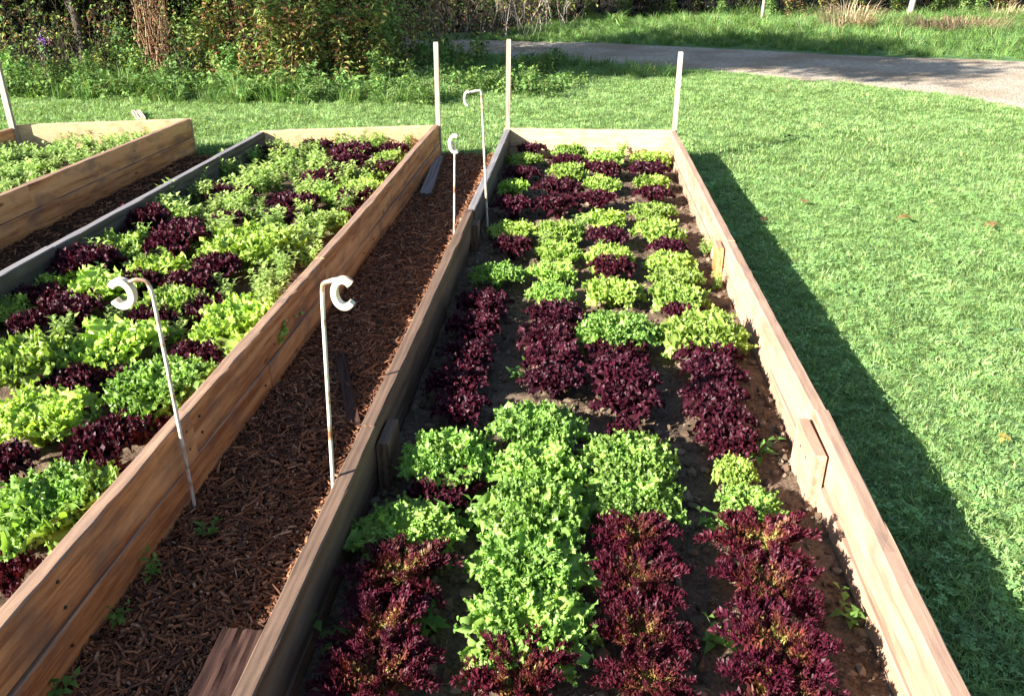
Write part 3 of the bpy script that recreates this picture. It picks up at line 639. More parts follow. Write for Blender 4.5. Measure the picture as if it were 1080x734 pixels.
WEEDY = [(55,530,128,'frisee'),(4,548,70,'frisee'),(10,602,56,'redoak'),(110,472,78,'redoak'),(143,446,66,'redoak'),(38,440,88,'ruffle'),(172,405,90,'frisee'),(70,407,66,'redoak'),(20,382,88,'ruffle'),(93,378,72,'butter'),(133,360,74,'butter'),
 (212,374,58,'redoak'),(253,338,82,'ruffle'),(163,337,48,'redoak'),(180,322,56,'ruffle'),(33,343,42,'redoak'),(8,326,48,'ruffle'),(80,326,54,'redoak'),(42,313,54,'redoak'),(113,306,66,'butter'),(57,298,50,'butter'),(167,284,54,'butter'),(200,302,56,'redoak'),(90,279,62,'redoak'),
 (123,261,48,'ruffle'),(232,284,50,'redoak'),(187,255,58,'redoak'),(147,233,58,'redoak'),(262,256,78,'ruffle'),(195,240,40,'redoak'),(227,205,38,'redoak'),(247,206,40,'redoak'),(240,232,36,'redoak'),(310,214,52,'redoak'),(300,228,40,'redoak'),(350,232,44,'ruffle'),(377,210,42,'redoak'),(383,197,38,'ruffle'),(365,228,30,'redoak'),
 (373,160,46,'redoak'),(368,172,40,'redoak'),(400,179,36,'redoak'),(415,158,32,'redoak'),(410,168,30,'ruffle'),(333,155,32,'redoak'),(340,188,38,'redoak'),(345,176,30,'redoak'),(350,206,40,'ruffle'),(330,195,36,'redoak'),(290,160,30,'redoak')]
LET = []
WEEDY += [(6,490,62,'redoak'),(100,505,50,'redoak'),(118,400,48,'redoak'),(150,300,40,'redoak'),(215,330,46,'redoak'),(64,322,40,'redoak')]
for a in WEEDY: lettuce(*a, big=(1.12 if a[3] != 'redoak' else 1.0) if a[1] > 245 else .98, hs=1.15 if a[3] == 'redoak' else .98)
lanes = {0: [], 1: [], 2: [], 3: []}
for t in LET: lanes[min(3, max(0, int((-1.15-t[2])/.31)))].append(t)
label_rows(lanes, {0: 'weedy bed beside the path board', 1: 'second strip from the path, weedy bed', 2: 'third strip from the path, weedy bed', 3: 'beside the grey board, weedy bed'})

# ------------------------------------------------------------------ small leafy weeds and greens
def weed_mesh(seed, nst, h, leafL, col, spread=.5, pairs=6, wfac=.42):
    rng = np.random.default_rng(seed); g = Geo(); gs = Geo()
    for i in range(nst):
        a = rng.uniform(0, 6.28); lean = rng.uniform(.1, spread); hh = h*rng.uniform(.6, 1.1)
        t = np.linspace(0, 1, 6); P = np.stack([np.cos(a)*lean*hh*t**1.4, np.sin(a)*lean*hh*t**1.4, hh*t*(1-.25*lean*t)], 1)+np.array([rng.normal(0, .008), rng.normal(0, .008), 0])
        tube(gs, P, .0016*(1-.5*t), (.12, .17, .06), n=4, cap=False)
        k = np.repeat(np.linspace(.25, 1, pairs), 2); n = len(k); Q = np.stack([np.interp(k, t, P[:, j]) for j in range(3)], 1)
        al = rng.uniform(0, 6.28)+np.arange(n)*np.pi+np.repeat(np.arange(pairs), 2)*1.5+rng.normal(0, .3, n)
        D = np.stack([np.cos(al), np.sin(al), rng.uniform(.05, .6, n)+.6*(k > .9)], 1)
        L = leafL*rng.uniform(.6, 1.15, n)*(1.1-.45*k)
        c = np.array(col)*rng.uniform(.75, 1.3, (n, 1))
        leaves(g, Q, D, np.tile([0, 0, 1.], (n, 1)), L, L*wfac*rng.uniform(.8, 1.2, n), c, fold=.12, droop=rng.uniform(.05, .4, n), broad=.42)
    return g.mesh('foliage', M_weed), gs.mesh('stem', M_twig)
WEED = [weed_mesh(200+i, 10+i, .16, .050, (.37, .52, .16), pairs=9, wfac=.5) for i in range(4)]
BROAD = [weed_mesh(220+i, 3, .09, .06, (.16, .33, .07), pairs=3, wfac=.55, spread=.9) for i in range(3)]
GREEN = [weed_mesh(240+i, 17, .12, .042, (.38, .54, .19), pairs=9, spread=.8, wfac=.5) for i in range(4)]
def plant(lib, name, p, s, label, cat, group=None, names=('foliage', 'stem')):
    o = empty(name, p, random.uniform(0, 6.28)); o.scale = (s,)*3; v = random.choice(lib)
    for n_, me in zip(names, v): obj(n_, me, o)
    tag(o, label, cat, group); return o
wl = []
for px, py, s in [(290,292,1.0),(276,302,.9),(298,280,1),(63,350,.9),(93,444,.6),(180,207,1.1),(172,222,1.1),(190,215,1.),(200,225,1),(215,193,1),(235,180,1.1),(246,167,1),(270,195,1),(262,182,1),(285,178,1),(300,172,1),(310,180,1),(293,190,1.1),(285,145,1),(300,150,1),(314,148,1),(322,160,1),(310,163,1),(275,150,1),(268,160,1),(285,160,.9),(320,172,.9),(330,205,1),(322,222,1),(312,250,1),(304,262,1),(318,240,1),(390,143,1.1),(405,148,1),(420,143,.9),(430,150,.9),(362,142,1.1),(345,146,1.),(355,150,1),(338,240,.9),(332,255,.9),(325,268,.9),(222,225,.9),(210,260,.8),(225,300,.8),(150,405,.6),(255,215,1),(262,225,.9),(240,215,.8),(120,335,.6),(148,290,.7),(95,290,.7),(185,350,.7),(240,310,.7),(285,315,.9),(275,240,.8),(292,232,.8),(380,185,.8),(395,200,.8),(385,215,.8),(420,165,.7),(150,250,.8),(136,270,.8),(105,300,.7),(245,395,.6)]:
    p = un(px, py, SZ+.09*s); p[0] = min(p[0], -1.25); plant(WEED, 'weed', (p[0], p[1], SZ), s*1.0, 'bushy pale green weed with small pointed leaves growing among the lettuces', 'weed', 'weeds among the lettuces of the weedy bed')
for px, py, s, lab in [(575,262,.8,'pale weed tuft between two lettuce rows beside a green lettuce column, far half'),(612,240,.8,'pale weed between the second and third lettuce rows'),(590,168,.7,'pale weed against the sunny far end board, shorter one'),(655,160,.8,'pale weed against the sunny far end board, taller one'),(702,170,.7,'pale weed beside the corner of the far end board'),(745,262,.6,'thin pale weed beside the sunlit board far along'),(757,300,.5,'low weed on bare soil beside the sunlit board'),(630,268,.6,'pale weed beside a red lettuce in the third row')]:
    p = un(px, py, SZ+.06*s); plant(WEED, 'weed', (p[0], p[1], SZ), s, lab, 'weed')
for px, py, s, lab in [(898,648,.75,'small narrow leaved seedling on soil against the sunlit board'),(800,478,.8,'two leaved seedling on soil just beyond the cleat of the sunlit board'),(358,672,.95,'light green seedling between shaded board and maroon lettuces'),(457,658,.85,'yellow green seedling between maroon and lime lettuces'),(755,556,.7,'pale seedling beside the small curly lettuce'),(497,548,.9,'pale seedling between two curly green lettuces'),(757,675,.7,'pale seedling between two columns of maroon lettuces'),(548,395,.7,'small seedling on shaded soil between red lettuces'),(163,602,.6,'small broad leaved weed at the foot of the cedar board on the mulch'),(126,652,.5,'dull green weed sprouting from mulch beside the cedar board'),(214,562,.6,'tiny green weed in the middle of the mulch path'),(62,726,.6,'dark green weed at the cedar board foot lowest in the path'),(835,595,.5,'tiny seedling on soil behind the maroon lettuces')]:
    z = SZ if px > 300 else .02
    p = un(px, py, z+.03*s); plant(BROAD, 'seedling', (p[0], p[1], z), s, lab, 'seedling')
for i in range(75):
    x = random.uniform(-2.33, -1.19); y = 3.3+3.05*random.random()**.8
    if x > -1.45 and y < 4: continue
    plant(WEED, 'weed', (x, y, SZ), random.uniform(.7, 1.15), 'bushy pale green weed with small pointed leaves growing among the lettuces', 'weed', 'weeds among the lettuces of the weedy bed')
for i in range(20):
    for j in range(7):
        y = 2.8+i*.185+random.uniform(-.07, .07); x = -4.25+j*.155+random.uniform(-.06, .06)
        if x < -4.0 and y > 5.95: continue
        plant(GREEN, 'salad_green', (x, y, SZ+.01), random.uniform(.9, 1.35), 'pale feathery salad green crowding the cedar bed farthest from the lawn', 'salad greens', 'salad greens filling the third bed')

# ------------------------------------------------------------------ hose guides: bent rods with white plastic hooks
def rod(base, pts, clip_c, rx, rz, open_dir, label, th=.010, dep=.022, rr=.0052, start=40, sweep=285, yaw=0.):
    o = empty('hose_guide', base); g = Geo(); P = [np.array(base)*0]+[np.array(p)-np.array(base) for p in pts]
    Q = []
    for i in range(len(P)-1):
        n = 10 if i == 0 else 5
        for t in np.linspace(0, 1, n, endpoint=False): Q.append(P[i]+(P[i+1]-P[i])*t)
    Q.append(P[-1]); Q = np.array(Q)
    for _ in range(1): Q[1:-1] = Q[1:-1]*.5+(Q[:-2]+Q[2:])*.25
    tube(g, Q, rr, n=10); obj('rod', g.mesh('rod', M_rod), o)
    g = Geo(); c = np.array(clip_c)-np.array(base); K = 30; V = []
    for i in range(K+1):
        a = R(open_dir+start+sweep*i/K); ca, sa = math.cos(a), math.sin(a)
        for rr_, yy in ((1, -1), (1, 1), (0, 1), (0, -1)):
            ex = (rx if rr_ else rx-th)*ca; ez = (rz if rr_ else rz-th)*sa
            V.append(c+np.array([ex*math.cos(yaw), yy*dep/2+ex*math.sin(yaw), ez]))
    Fq = [[i*4+j, i*4+(j+1) % 4, (i+1)*4+(j+1) % 4, (i+1)*4+j] for i in range(K) for j in range(4)]+[[3, 2, 1, 0], [K*4, K*4+1, K*4+2, K*4+3]]
    g.add(V, Fq); me = g.mesh('hook', M_clip, smooth=False); h = obj('hook', me, o)
    b = h.modifiers.new('soft', 'BEVEL'); b.width = .0025; b.segments = 2
    tag(o, label, 'garden hook', 'white hooked hose guides between the beds'); return o
rod((-1.080, 1.885, 0), [(-1.078, 1.885, .69), (-1.085, 1.88, .723), (-1.108, 1.872, .728), (-1.125, 1.868, .722)], (-1.148, 1.866, .692), .036, .042, 180, 'tall bent rod with white hook standing against the cedar board', th=.018, start=32, sweep=296)
rod((-.612, 1.715, 0), [(-.578, 1.72, .770), (-.572, 1.715, .795), (-.545, 1.71, .806), (-.515, 1.705, .812), (-.500, 1.703, .803)], (-.525, 1.716, .772), .030, .040, 0, 'white rod with C shaped hook standing between path and shaded board', th=.015, start=40, sweep=280)
rod((-.640, 4.07, 0), [(-.618, 4.07, .60), (-.622, 4.065, .632), (-.635, 4.06, .64)], (-.614, 4.062, .628), .034, .048, 0, 'short white rod with round hook in the mulch path, far half', th=.016, dep=.03, start=60, sweep=240)
rod((-.505, 4.47, SZ), [(-.527, 4.475, .79), (-.531, 4.47, .822), (-.56, 4.46, .822), (-.598, 4.45, .812)], (-.598, 4.45, .785), .024, .040, 0, 'tallest white rod with small hook standing inside the shaded board', th=.011, start=60, sweep=215, rr=.0062)

# ------------------------------------------------------------------ loose wood in the path
def rough_plank(label, corners, z, th, m, name='wood_offcut', tilt=0.):
    o = empty(name, (corners[0][0], corners[0][1], z)); g = Geo(); b = np.array([corners[0][0], corners[0][1]])
    c = [np.array(q)-b for q in corners]; nu, nv = 22, 9; V = []
    for k in (0, 1):
        for i in range(nu):
            for j in range(nv):
                u, v = i/(nu-1), j/(nv-1); p = (c[0]*(1-v)+c[1]*v)*(1-u)+(c[3]*(1-v)+c[2]*v)*u
                crack = -abs(noise.noise(Vector((v*7, u*1.5, 3))))*.016 if k else 0
                V.append((p[0]+noise.noise(Vector((u*5, v, 7)))*.003, p[1], (th+tilt*(1-v) if k else tilt*(1-v)*.3)+crack*(1 if 0 < j < nv-1 else 0)))
    n = nu*nv; Fq = []
    for i in range(nu-1):
        for j in range(nv-1):
            a = i*nv+j; Fq += [[n+a, n+a+1, n+a+nv+1, n+a+nv], [a, a+nv, a+nv+1, a+1]]
    for i in range(nu-1):
        for a in (i*nv, i*nv+nv-1): Fq.append([a, a+nv, a+nv+n, a+n])
    for j in range(nv-1):
        for a in (j, (nu-1)*nv+j): Fq.append([a, a+1, a+1+n, a+n])
    g.add(V, Fq); o2 = g.mesh(name, m, smooth=False)
    import bmesh
    bm = bmesh.new(); bm.from_mesh(o2); bmesh.ops.recalc_face_normals(bm, faces=bm.faces[:]); bm.to_mesh(o2); bm.free()
    bpy.data.objects.remove(o); o = obj(name, o2, None, (corners[0][0], corners[0][1], z)); tag(o, label, 'wood offcut'); return o
def gp(px, py, z): q = un(px, py, z); return (q[0], q[1])
rough_plank('rough reddish split timber lying on mulch against the shaded board', [gp(184, 762, .07), gp(238, 775, .07), gp(277, 664, .07), gp(236, 661, .07)], .022, .05, M_plank)
rough_plank('narrow dark plank lying flat in the middle of the mulch path', [gp(366, 446, .04), gp(380, 444, .04), gp(364, 372, .04), gp(354, 374, .04)], .02, .022, M_plank)
rough_plank('grey board piece lying beside the cedar board at the far end of the path', [gp(443, 205, .05), gp(455, 205, .05), gp(468, 165, .05), gp(459, 165, .05)], .02, .04, M_grey)
rough_plank('small whitish board scrap lying in the grass behind the cedar bed', [gp(139, 119, .03), gp(148, 119, .03), gp(154, 127, .03), gp(144, 127, .03)], .02, .04, M_stake)

# ------------------------------------------------------------------ fallen leaves on the lawn
def fallen(px, py, s, c, lab):
    p = un(px, py, .05); g = Geo(); rng = np.random.default_rng(int(px)); a = rng.uniform(0, 6.28)+np.linspace(0, 6.28, 6)[:-1]
    D = np.stack([np.cos(a), np.sin(a), rng.normal(0.05, .15, 5)], 1)
    leaves(g, np.zeros((5, 3)), D, np.tile([0, 0, 1.], (5, 1)), s*rng.uniform(.7, 1.1, 5), s*.6, np.array(c), fold=.15, droop=.2, broad=.5)
    o = obj('fallen_leaf', g.mesh('fallen_leaf', M_brush), None, (p[0], p[1], .055)); tag(o, lab, 'fallen leaf', 'fallen leaves on the lawn')
fallen(954, 230, .05, (.45, .22, .08), 'orange brown fallen leaf on the lawn, brightest one')
fallen(1046, 237, .05, (.25, .14, .07), 'curled dull brown fallen leaf on the lawn towards the frame edge')
fallen(848, 213, .05, (.40, .22, .12), 'pinkish brown fallen leaf on the lawn midway to the drive')
fallen(806, 232, .045, (.10, .06, .03), 'dark fallen leaf near the shadow edge of the bed')
fallen(832, 145, .06, (.04, .05, .02), 'dark twig like leaf on the lawn halfway to the drive')
fallen(1058, 462, .03, (.35, .32, .08), 'yellowish fallen leaf in the clover')
fallen(815, 97, .05, (.3, .2, .1), 'small tan fallen leaf near the drive edge')

# ------------------------------------------------------------------ hedgerow plants
def stalk_plant(seed, h, nst, leafL, cols, dens, lean=.25, stemc=(.12, .10, .05), r=.004, wfac=.35, top=None, base=.12):
    rng = np.random.default_rng(seed); g = Geo(); gs = Geo(); cols = np.asarray(cols)
    for i in range(nst):
        a = rng.uniform(0, 6.28); hh = h*rng.uniform(.7, 1.1); ln = rng.uniform(.02, lean); t = np.linspace(0, 1, 8)
        w = rng.normal(0, .02, (8, 2))*hh
        P = np.stack([np.cos(a)*ln*hh*t**1.6+rng.normal(0, base), np.sin(a)*ln*hh*t**1.6+rng.normal(0, base), hh*t], 1); P[1:, :2] += w[1:]
        P[:, 0] += rng.normal(0, base*.3); tube(gs, P, r*(1.1-.7*t), np.array(stemc)*rng.uniform(.7, 1.3), n=4, cap=False)
        n = int(dens*hh)
        if n < 1: continue
        k = rng.uniform(.1, 1, n); Q = np.stack([np.interp(k, t, P[:, j]) for j in range(3)], 1); al = rng.uniform(0, 6.28, n)
        D = np.stack([np.cos(al), np.sin(al), rng.uniform(-.5, .6, n)], 1); L = leafL*rng.uniform(.5, 1.2, n)
        # leaves sit on short side twigs
        Q = Q+D*rng.uniform(0, .06, (n, 1))*[1, 1, .5]
        leaves(g, Q, D, rng.normal(0, .5, (n, 3))+[0, 0, 1], L, L*wfac*rng.uniform(.8, 1.3, n), cols[rng.integers(0, len(cols), n)]*rng.uniform(.6, 1.35, (n, 1)), fold=.15, droop=rng.uniform(0, .5, n))
        if top is not None:
            m_ = 46; q = P[-1]+rng.normal(0, .028, (m_, 3)); leaves(g, q, rng.normal(0, 1, (m_, 3)), rng.normal(0, 1, (m_, 3)), .02, .012, np.array(top)*rng.uniform(.7, 1.3, (m_, 1)))
    return g.mesh('foliage', M_brush), gs.mesh('stem', M_twig)
def tangle(seed, h, n, rad, cols, nl, leafL=.05, tc=(.16, .12, .09)):
    """arching bare twigs with scattered leaves"""
    rng = np.random.default_rng(seed); g = Geo(); gs = Geo(); cols = np.asarray(cols); AP = []
    for i in range(n):
        a = rng.uniform(0, 6.28); t = np.linspace(0, 1, 9); sp = rng.uniform(.2, 1.)*rad; hh = h*rng.uniform(.5, 1.1)
        x0, y0 = rng.normal(0, rad*.3, 2)
        P = np.stack([x0+np.cos(a)*sp*t, y0+np.sin(a)*sp*t, hh*np.sin(t*rng.uniform(1.3, 2.6))], 1); P[1:] += rng.normal(0, .025, (8, 3))
        tube(gs, P, rng.uniform(.002, .006)*(1.1-.8*t), np.array(tc)*rng.uniform(.5, 1.6), n=4, cap=False)
        AP.append(P)
        for q in range(3):
            j = rng.integers(2, 8); d = nrm(rng.normal(0, 1, 3)+[0, 0, .4]); s = np.linspace(0, 1, 4)[:, None]
            B = P[j]+d*s*rng.uniform(.1, .35)+rng.normal(0, .015, (4, 3))*s; tube(gs, B, .0022*(1.1-.7*s[:, 0]), np.array(tc)*rng.uniform(.5, 1.6), n=3, cap=False); AP.append(B)
    A = np.concatenate(AP); Q = A[rng.integers(0, len(A), nl)]+rng.normal(0, .03, (nl, 3))
    Q[:, 2] = np.abs(Q[:, 2]); D = rng.normal(0, 1, (nl, 3))-[0, 0, .3]
    leaves(g, Q, D, rng.normal(0, .6, (nl, 3))+[0, 0, 1], leafL*rng.uniform(.5, 1.2, nl), leafL*.55*rng.uniform(.6, 1.2, nl), cols[rng.integers(0, len(cols), nl)]*rng.uniform(.6, 1.4, (nl, 1)), fold=.2, droop=.3)
    return g.mesh('foliage', M_brush), gs.mesh('twigs', M_twig)
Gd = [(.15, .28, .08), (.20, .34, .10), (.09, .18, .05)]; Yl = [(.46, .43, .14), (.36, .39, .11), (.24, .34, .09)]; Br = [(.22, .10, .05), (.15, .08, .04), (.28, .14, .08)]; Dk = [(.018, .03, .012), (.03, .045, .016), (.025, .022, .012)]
K = dict(
 golden=[stalk_plant(300+i, 1.2, 5, .10, (Yl+Gd[:2]+Br[2:], Yl[1:]+Gd, Yl+Br+Gd[:1])[i % 3], 105, .2, stemc=(.2, .13, .07)) for i in range(5)],
 green=[stalk_plant(310+i, .75, 7, .10, (Gd+Yl[1:2], Gd[:2])[i % 2], 100, .35, wfac=.5) for i in range(4)],
 low=[stalk_plant(320+i, .32, 9, .075, Gd+[(.14, .24, .05)], 120, .6, wfac=.5, base=.14) for i in range(3)],
 dead=[stalk_plant(330+i, 1.4, 9, .045, Br, 34, .16, stemc=(.42, .28, .17), base=.08, r=.006) for i in range(2)],
 aster=[stalk_plant(340, .55, 1, .06, [(.10, .20, .09)], 90, .05, top=(.36, .16, .62), base=.01)],
 bramble=[tangle(350+i, 1.25, 16, .9, Dk+Br[1:2]+Gd[:1]+Yl[2:], 520, .06, (.045, .032, .024)) for i in range(3)],
 redbr=[tangle(360+i, 1.3, 13, .9, Br[:1]+[(.30, .12, .09)]+Yl[:2]+Gd+Dk, 480, .08, (.15, .12, .10)) for i in range(3)],
 dark=[tangle(370+i, 1.7, 20, 1.0, [(.010,.016,.007),(.016,.022,.009),(.012,.011,.006)], 1800, .09, (.02, .016, .012)) for i in range(3)],  # near-black leaves and twigs: the thicket's shade is put into their colour
 dock=[stalk_plant(380, .22, 7, .26, [(.12, .24, .06)], 18, .7, wfac=.45, base=.04)],
 pale=[tangle(390+i, 1.25, 16, 1.0, Br+Yl[:1], 60, .08, (.42, .37, .31)) for i in range(2)])
INFO = dict(
 golden=('tall_weed', 'tall yellowing leafy stalk plant at the sunny edge of the thicket', 'tall weed', 'yellowing tall weeds along the thicket'),
 green=('leafy_weed', 'knee high green leafy weed at the foot of the thicket', 'weed', 'green weeds along the thicket foot'),
 low=('ground_weed', 'low broad leaved green weed in the long grass near the thicket', 'weed', 'low weeds in the long grass'),
 dead=('dead_stalk_clump', 'clump of upright dead reddish brown stalks in the thicket edge', 'dead stalks', 'dead stalk clumps'),
 aster=('purple_aster', 'single upright green stalk topped with a purple flower cluster', 'flower', None),
 bramble=('bramble_bush', 'dark tangled bramble of bare arching twigs with few leaves', 'bush', 'brambles in the dark thicket'),
 redbr=('autumn_bush', 'twiggy bush with reddish and yellow autumn leaves in the brush', 'bush', 'autumn coloured bushes in the brush'),
 dark=('shade_toned_shrub', 'dense shrub, its leaves coloured near black for shade, deep in the thicket', 'shrub', 'shade coloured shrubs of the wood edge'),
 dock=('dock_plant', 'big broad curling leaved plant in the long grass beside the thicket', 'weed', None))
INFO['pale'] = ('bare_branch_tangle', 'tangle of pale bare branches with a few curled brown leaves in the brush', 'branches', 'pale bare branches in the brush')
def veg(kind, x, y, s=1., rz=None):
    n, lab, cat, grp = INFO[kind]; return plant(K[kind], n, (x, y, 0), s, lab, cat, grp, ('foliage', 'twigs' if kind in ('bramble', 'redbr', 'dark', 'pale') else 'stem'))
def vpx(kind, px, py, s=1.): p = un(px, py, 0); return veg(kind, p[0], p[1], s)
vpx('aster', 55, 97, 1.12)
for px, py, s in [(278,97,.9),(296,98,.8),(315,97,.9),(342,96,.9),(362,92,.9),(388,92,.9),(410,90,.8),(232,93,.7),(250,90,.8),(270,92,1),(300,90,1.05),(318,92,1),(335,86,1.1),(352,84,1.),(372,82,1.),(392,84,1.),(288,80,1.1),(415,84,.9),(345,70,1.1),(385,70,1.1),(360,62,1.1),(240,84,.9),(435,80,.7)]: vpx('golden', px, py, s)
for px, py, s in [(215,88,.9),(228,80,1.),(205,78,1),(122,86,.6),(95,90,.5),(150,92,.6),(10,94,.6),(30,98,.5),(250,96,.7),(180,97,.5),(402,96,.6),(428,95,.5),(445,84,.6),(460,80,.6),(475,76,.6),(490,84,.5),(505,74,.6),(560,92,.35),(575,84,.45),(330,104,.5),(75,98,.5),(140,80,.8),(418,72,.9)]: vpx('green', px, py, s)
for px, py, s in [(60,104,.8),(100,103,.8),(130,106,.9),(160,104,.9),(190,106,.8),(215,103,.9),(245,104,.9),(275,107,.8),(300,106,.9),(325,110,.7),(350,104,.9),(395,108,.8),(415,104,.8),(440,104,.8),(450,112,.7),(480,100,.8),(495,95,.8),(520,98,.8),(545,100,.8),(562,104,.8),(585,97,.6),(606,92,.5),(475,88,.9),(560,78,.8),(540,86,.9),(580,74,.8),(20,104,.8),(690,14,.9)]: vpx('low', px, py, s)
for px, py, s in [(172,84,1),(178,80,.9),(262,84,.9),(268,78,1.),(290,72,1.),(465,60,.6),(166,86,1.05),(175,88,1.),(700,12,.5),(640,18,.45),(255,80,1)]: vpx('dead', px, py, s)
vpx('dock', 368, 97, .7)
for x, y, s in [(-6.3,10.5,.9),(-5.2,10.6,.9),(-4.2,10.7,.9),(-6.8,10.6,1),(-3.4,10.9,.9)]: veg('bramble', x, y, s)
for px, py, s in [(400,60,1.),(425,52,1.),(452,48,1.05),(478,42,1.),(505,40,1.),(530,38,1.1),(555,34,.95),(575,30,.9),(600,24,.8),(470,28,1.2),(520,26,1.2),(430,36,1.1),(380,50,1.1)]:
    p = un(px, py, 0)
    if inside(np.array([p[0]]), np.array([p[1]]), DRIVE)[0]: p = p+np.array([-.3, 1.3, 0])
    veg('redbr', p[0], p[1], s)
for px, py, s in [(440,50,.9),(500,38,1.),(545,40,.85),(150,62,1.),(60,66,.9),(230,60,.9),(590,32,.8)]: vpx('pale', px, py, s)
dk = [(x, y) for x in np.arange(-9, -3, .9) for y in (11.9, 12.8, 14.0)]+[(x, 19.2+.3*math.sin(x*3)) for x in np.arange(-9, -1.5, 1.1)]+[(x, 23.6+max(0, x-6)*.28+.4*math.sin(x*2.1)) for x in np.arange(-2, 20, 1.15)]+[(x, 25.5+max(0, x-6)*.3) for x in np.arange(-3, 22, 1.5)]
for px, py, s in [(325,93,.75),(425,86,.7),(218,92,.6),(90,82,.7),(20,84,.7),(450,74,.7)]: vpx('redbr', px, py, s)
for i in range(26):
    x = -1+i*.62+random.uniform(-.2, .2); veg(random.choice(['green', 'green', 'golden', 'bramble']), x, 22.4+max(0, x-5)*.3+random.uniform(-.2, .3), random.uniform(.6, 1.))
for x, y in dk: veg('dark', x+random.uniform(-.3, .3), y+random.uniform(-.3, .3), random.uniform(.9, 1.25))

# trees: trunk, limbs and crown
def tree_meshes(seed, H, r0, crown_c, crown_r, nleaf, cols, leafL=.10, bend=None):
    rng = np.random.default_rng(seed); gt = Geo(); gl = Geo(); gc = Geo(); cols = np.asarray(cols)
    t = np.linspace(0, 1, 10); bend = rng.normal(0, .25, 2) if bend is None else bend
    P = np.stack([bend[0]*t**2, bend[1]*t**2, H*.8*t], 1); P[1:, :2] += rng.normal(0, .03, (9, 2)); P[0, 2] = -.05
    tube(gt, P, r0*np.array([1.35, 1.05]+list(np.linspace(1, .3, 8))), (.10, .085, .07), n=10, cap=False)
    cl = []
    for i in range(16):
        k = rng.uniform(.3, 1.); b = np.array([np.interp(k, t, P[:, j]) for j in range(3)]); a = rng.uniform(0, 6.28); L = crown_r*rng.uniform(.6, 1.1)
        s = np.linspace(0, 1, 6)[:, None]; e = np.array([math.cos(a)*L, math.sin(a)*L, (crown_c-b[2])*.7+rng.uniform(-.3, .9)])
        Q = b+e*s+rng.normal(0, .05, (6, 3))*s; tube(gl, Q, r0*.35*(1.1-.85*s[:, 0]), (.10, .085, .07), n=5, cap=False)
        cl += [Q[3], Q[4], Q[5]]
    cl = np.array(cl); c = cl[rng.integers(0, len(cl), nleaf)]+rng.normal(0, crown_r*.17, (nleaf, 3))
    leaves(gc, c, rng.normal(0, 1, (nleaf, 3))-[0, 0, .3], rng.normal(0, .7, (nleaf, 3))+[0, 0, 1], leafL*rng.uniform(.6, 1.2, nleaf), leafL*.6*rng.uniform(.7, 1.2, nleaf), cols[rng.integers(0, len(cols), nleaf)]*rng.uniform(.6, 1.4, (nleaf, 1)), fold=.15, droop=.25)
    return gt.mesh('trunk', M_twig), gl.mesh('limbs', M_twig), gc.mesh('crown', M_brush)
TR = [tree_meshes(400+i, 6.2, .12, 3.6, 2.4, 15000, Gd+Dk[:2], .12) for i in range(3)]
def tree(x, y, s=1., lab='dark leafy tree of the wood, trunk half hidden in undergrowth', grp='trees of the wood edge', sz=1., lib=TR):
    o = empty('tree', (x, y, 0), random.uniform(0, 6.28)); o.scale = (s, s, s*sz); v = random.choice(lib)
    obj('trunk', v[0], o); obj('limb', v[1], o); obj('crown', v[2], o); tag(o, lab, 'tree', grp); return o
for x, y, s in [(-6.6,11.0,.55),(-5.1,11.6,.42),(-8.4,11.2,.7),(-6.4,13.2,.55),(-8.2,14,.7),
                (-4.5,19.8,.8),(-2.0,20.6,.8),(.2,23.6,.8),(2.4,24.2,.75),(4.8,24.4,.8),(7.2,25.0,.8),(9.8,25.8,.85),(12.4,27,.85),(15.2,28.4,.9),(3.5,27.5,1),(8.5,29,1),(-1,27,1),(14,32,1),(19,31,1)]: tree(x, y, s)
TALL = [tree_meshes(450, 9.5, .16, 6.9, 2.1, 20000, Gd+Dk[:2], .19, bend=(3.0, -3.6))]
TT = tree(-9.0, 7.5, 1.0, 'tall leaning tree with a high crown beside the cedar bed farthest from the lawn', None, .97, lib=TALL); TT.rotation_euler.z = 0

# far verge furniture
def post(px, py, w, h, lab, lean):
    p = un(px, py, 0); o = empty('fence_post', (p[0], p[1], 0)); g = Geo(); n = 9
    t = np.linspace(0, 1, 8); P = np.stack([lean*t, 0*t, h*t], 1); tube(g, P, w/2*(1.05-.15*t)*(1+RG.normal(0, .02, 8)), n=n)
    m = obj('fence_post', g.mesh('post', M_stake), None, (p[0], p[1], -.02)); bpy.data.objects.remove(o); tag(m, lab, 'post')
post(803, 25, .075, 1.3, 'thin pale wooden post at the wood edge behind the drive', .0)
post(958, 21, .15, 1.5, 'thick pale wooden post on the grassy bank behind the drive', .10)
def dry_clump(seed, n, rad, h, c, label, name, px, py, flat=False):
    rng = np.random.default_rng(seed); g = Geo(); a = rng.uniform(0, 6.28, n); r = rad*np.sqrt(rng.uniform(0, 1, n))
    P = np.stack([r*np.cos(a), r*np.sin(a)*.6, np.zeros(n)+(rng.uniform(0, h*.5, n) if flat else 0)], 1); D = np.stack([np.cos(a+rng.normal(0, .6, n)), np.sin(a+rng.normal(0, .6, n)), np.zeros(n)], 1)
    blades(g, P, D, rng.uniform(1.5, 1.9, n) if flat else rng.uniform(.2, 1.7, n), (rad*.5 if flat else h)*rng.uniform(.4, 1.1, n), .012, np.array(c)*rng.uniform(.6, 1.4, (n, 1)))
    p = un(px, py, 0); o = obj(name, g.mesh(name, M_brush), None, (p[0], p[1], 0)); tag(o, label, 'dry grass'); return o
dry_clump(1, 420, .5, .85, (.62, .50, .32), 'tall clump of straw coloured dry grass behind the drive', 'dry_grass_clump', 893, 34)
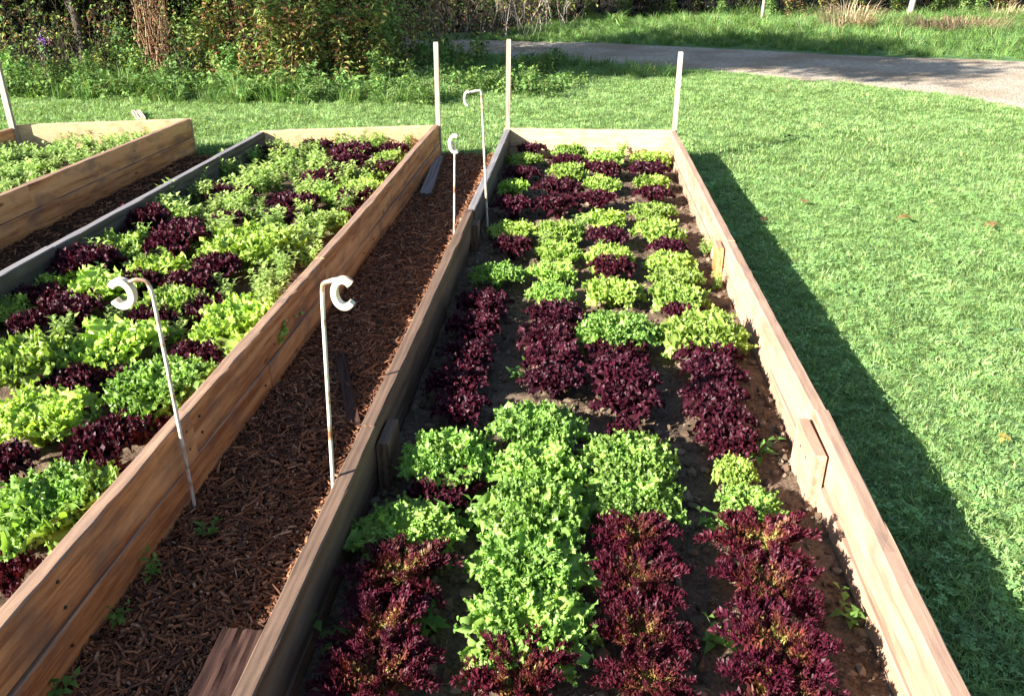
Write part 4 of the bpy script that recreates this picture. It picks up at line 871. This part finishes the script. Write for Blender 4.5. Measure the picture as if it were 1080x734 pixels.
dry_clump(2, 160, .6, .6, (.60, .50, .30), 'smaller straw coloured clump at the top of the bank', 'dry_grass_clump', 1062, 22)
dry_clump(3, 600, .95, .16, (.36, .25, .17), 'low heap of brown cut brush lying on the bank', 'brush_heap', 1006, 36, True)
dry_clump(4, 60, .6, .9, (.5, .4, .26), 'sparse dry grass stems behind the thick pale post', 'dry_grass_clump', 985, 16)

# ------------------------------------------------------------------ light, camera
SUN_EL = math.atan2(.27, math.hypot(.434, .351)); dx, dy = .434, .351
w = bpy.data.worlds.new('World'); scene.world = w; w.use_nodes = True; nt = w.node_tree; nt.nodes.clear()
sky = nt.nodes.new('ShaderNodeTexSky'); sky.sky_type = 'NISHITA'; sky.sun_disc = False; sky.sun_elevation = SUN_EL
sky.sun_rotation = math.atan2(-dx, -dy) % (2*math.pi); sky.air_density = 1.; sky.dust_density = .6
bg = nt.nodes.new('ShaderNodeBackground'); bg.inputs[1].default_value = .052; wo = nt.nodes.new('ShaderNodeOutputWorld')
nt.links.new(sky.outputs[0], bg.inputs[0]); nt.links.new(bg.outputs[0], wo.inputs[0])
sl = bpy.data.lights.new('sun', 'SUN'); sl.energy = 5.; sl.angle = R(.5); sl.color = (1., .95, .86)
so = bpy.data.objects.new('sun', sl); COL.objects.link(so)
so.rotation_euler = Vector((-dx, -dy, .27)).to_track_quat('Z', 'Y').to_euler(); so.location = (-8, -6, 10)
cam = bpy.data.cameras.new('camera'); cam.sensor_width = 36; cam.sensor_fit = 'HORIZONTAL'; cam.lens = 36*F/1080; cam.clip_start = .05; cam.clip_end = 300
co = bpy.data.objects.new('camera', cam); COL.objects.link(co); co.location = (0, 0, CZ); co.rotation_euler = (math.pi/2-PIT, 0, YAW); scene.camera = co
scene.view_settings.view_transform = 'Standard'; scene.view_settings.look = 'None'; scene.view_settings.gamma = 1; scene.view_settings.exposure = 1.95
scene.render.engine = 'CYCLES'; scene.cycles.use_denoising = True; scene.cycles.max_bounces = 6; scene.cycles.transparent_max_bounces = 4
scene.cycles.diffuse_bounces = 3; scene.cycles.caustics_reflective = False; scene.cycles.caustics_refractive = False
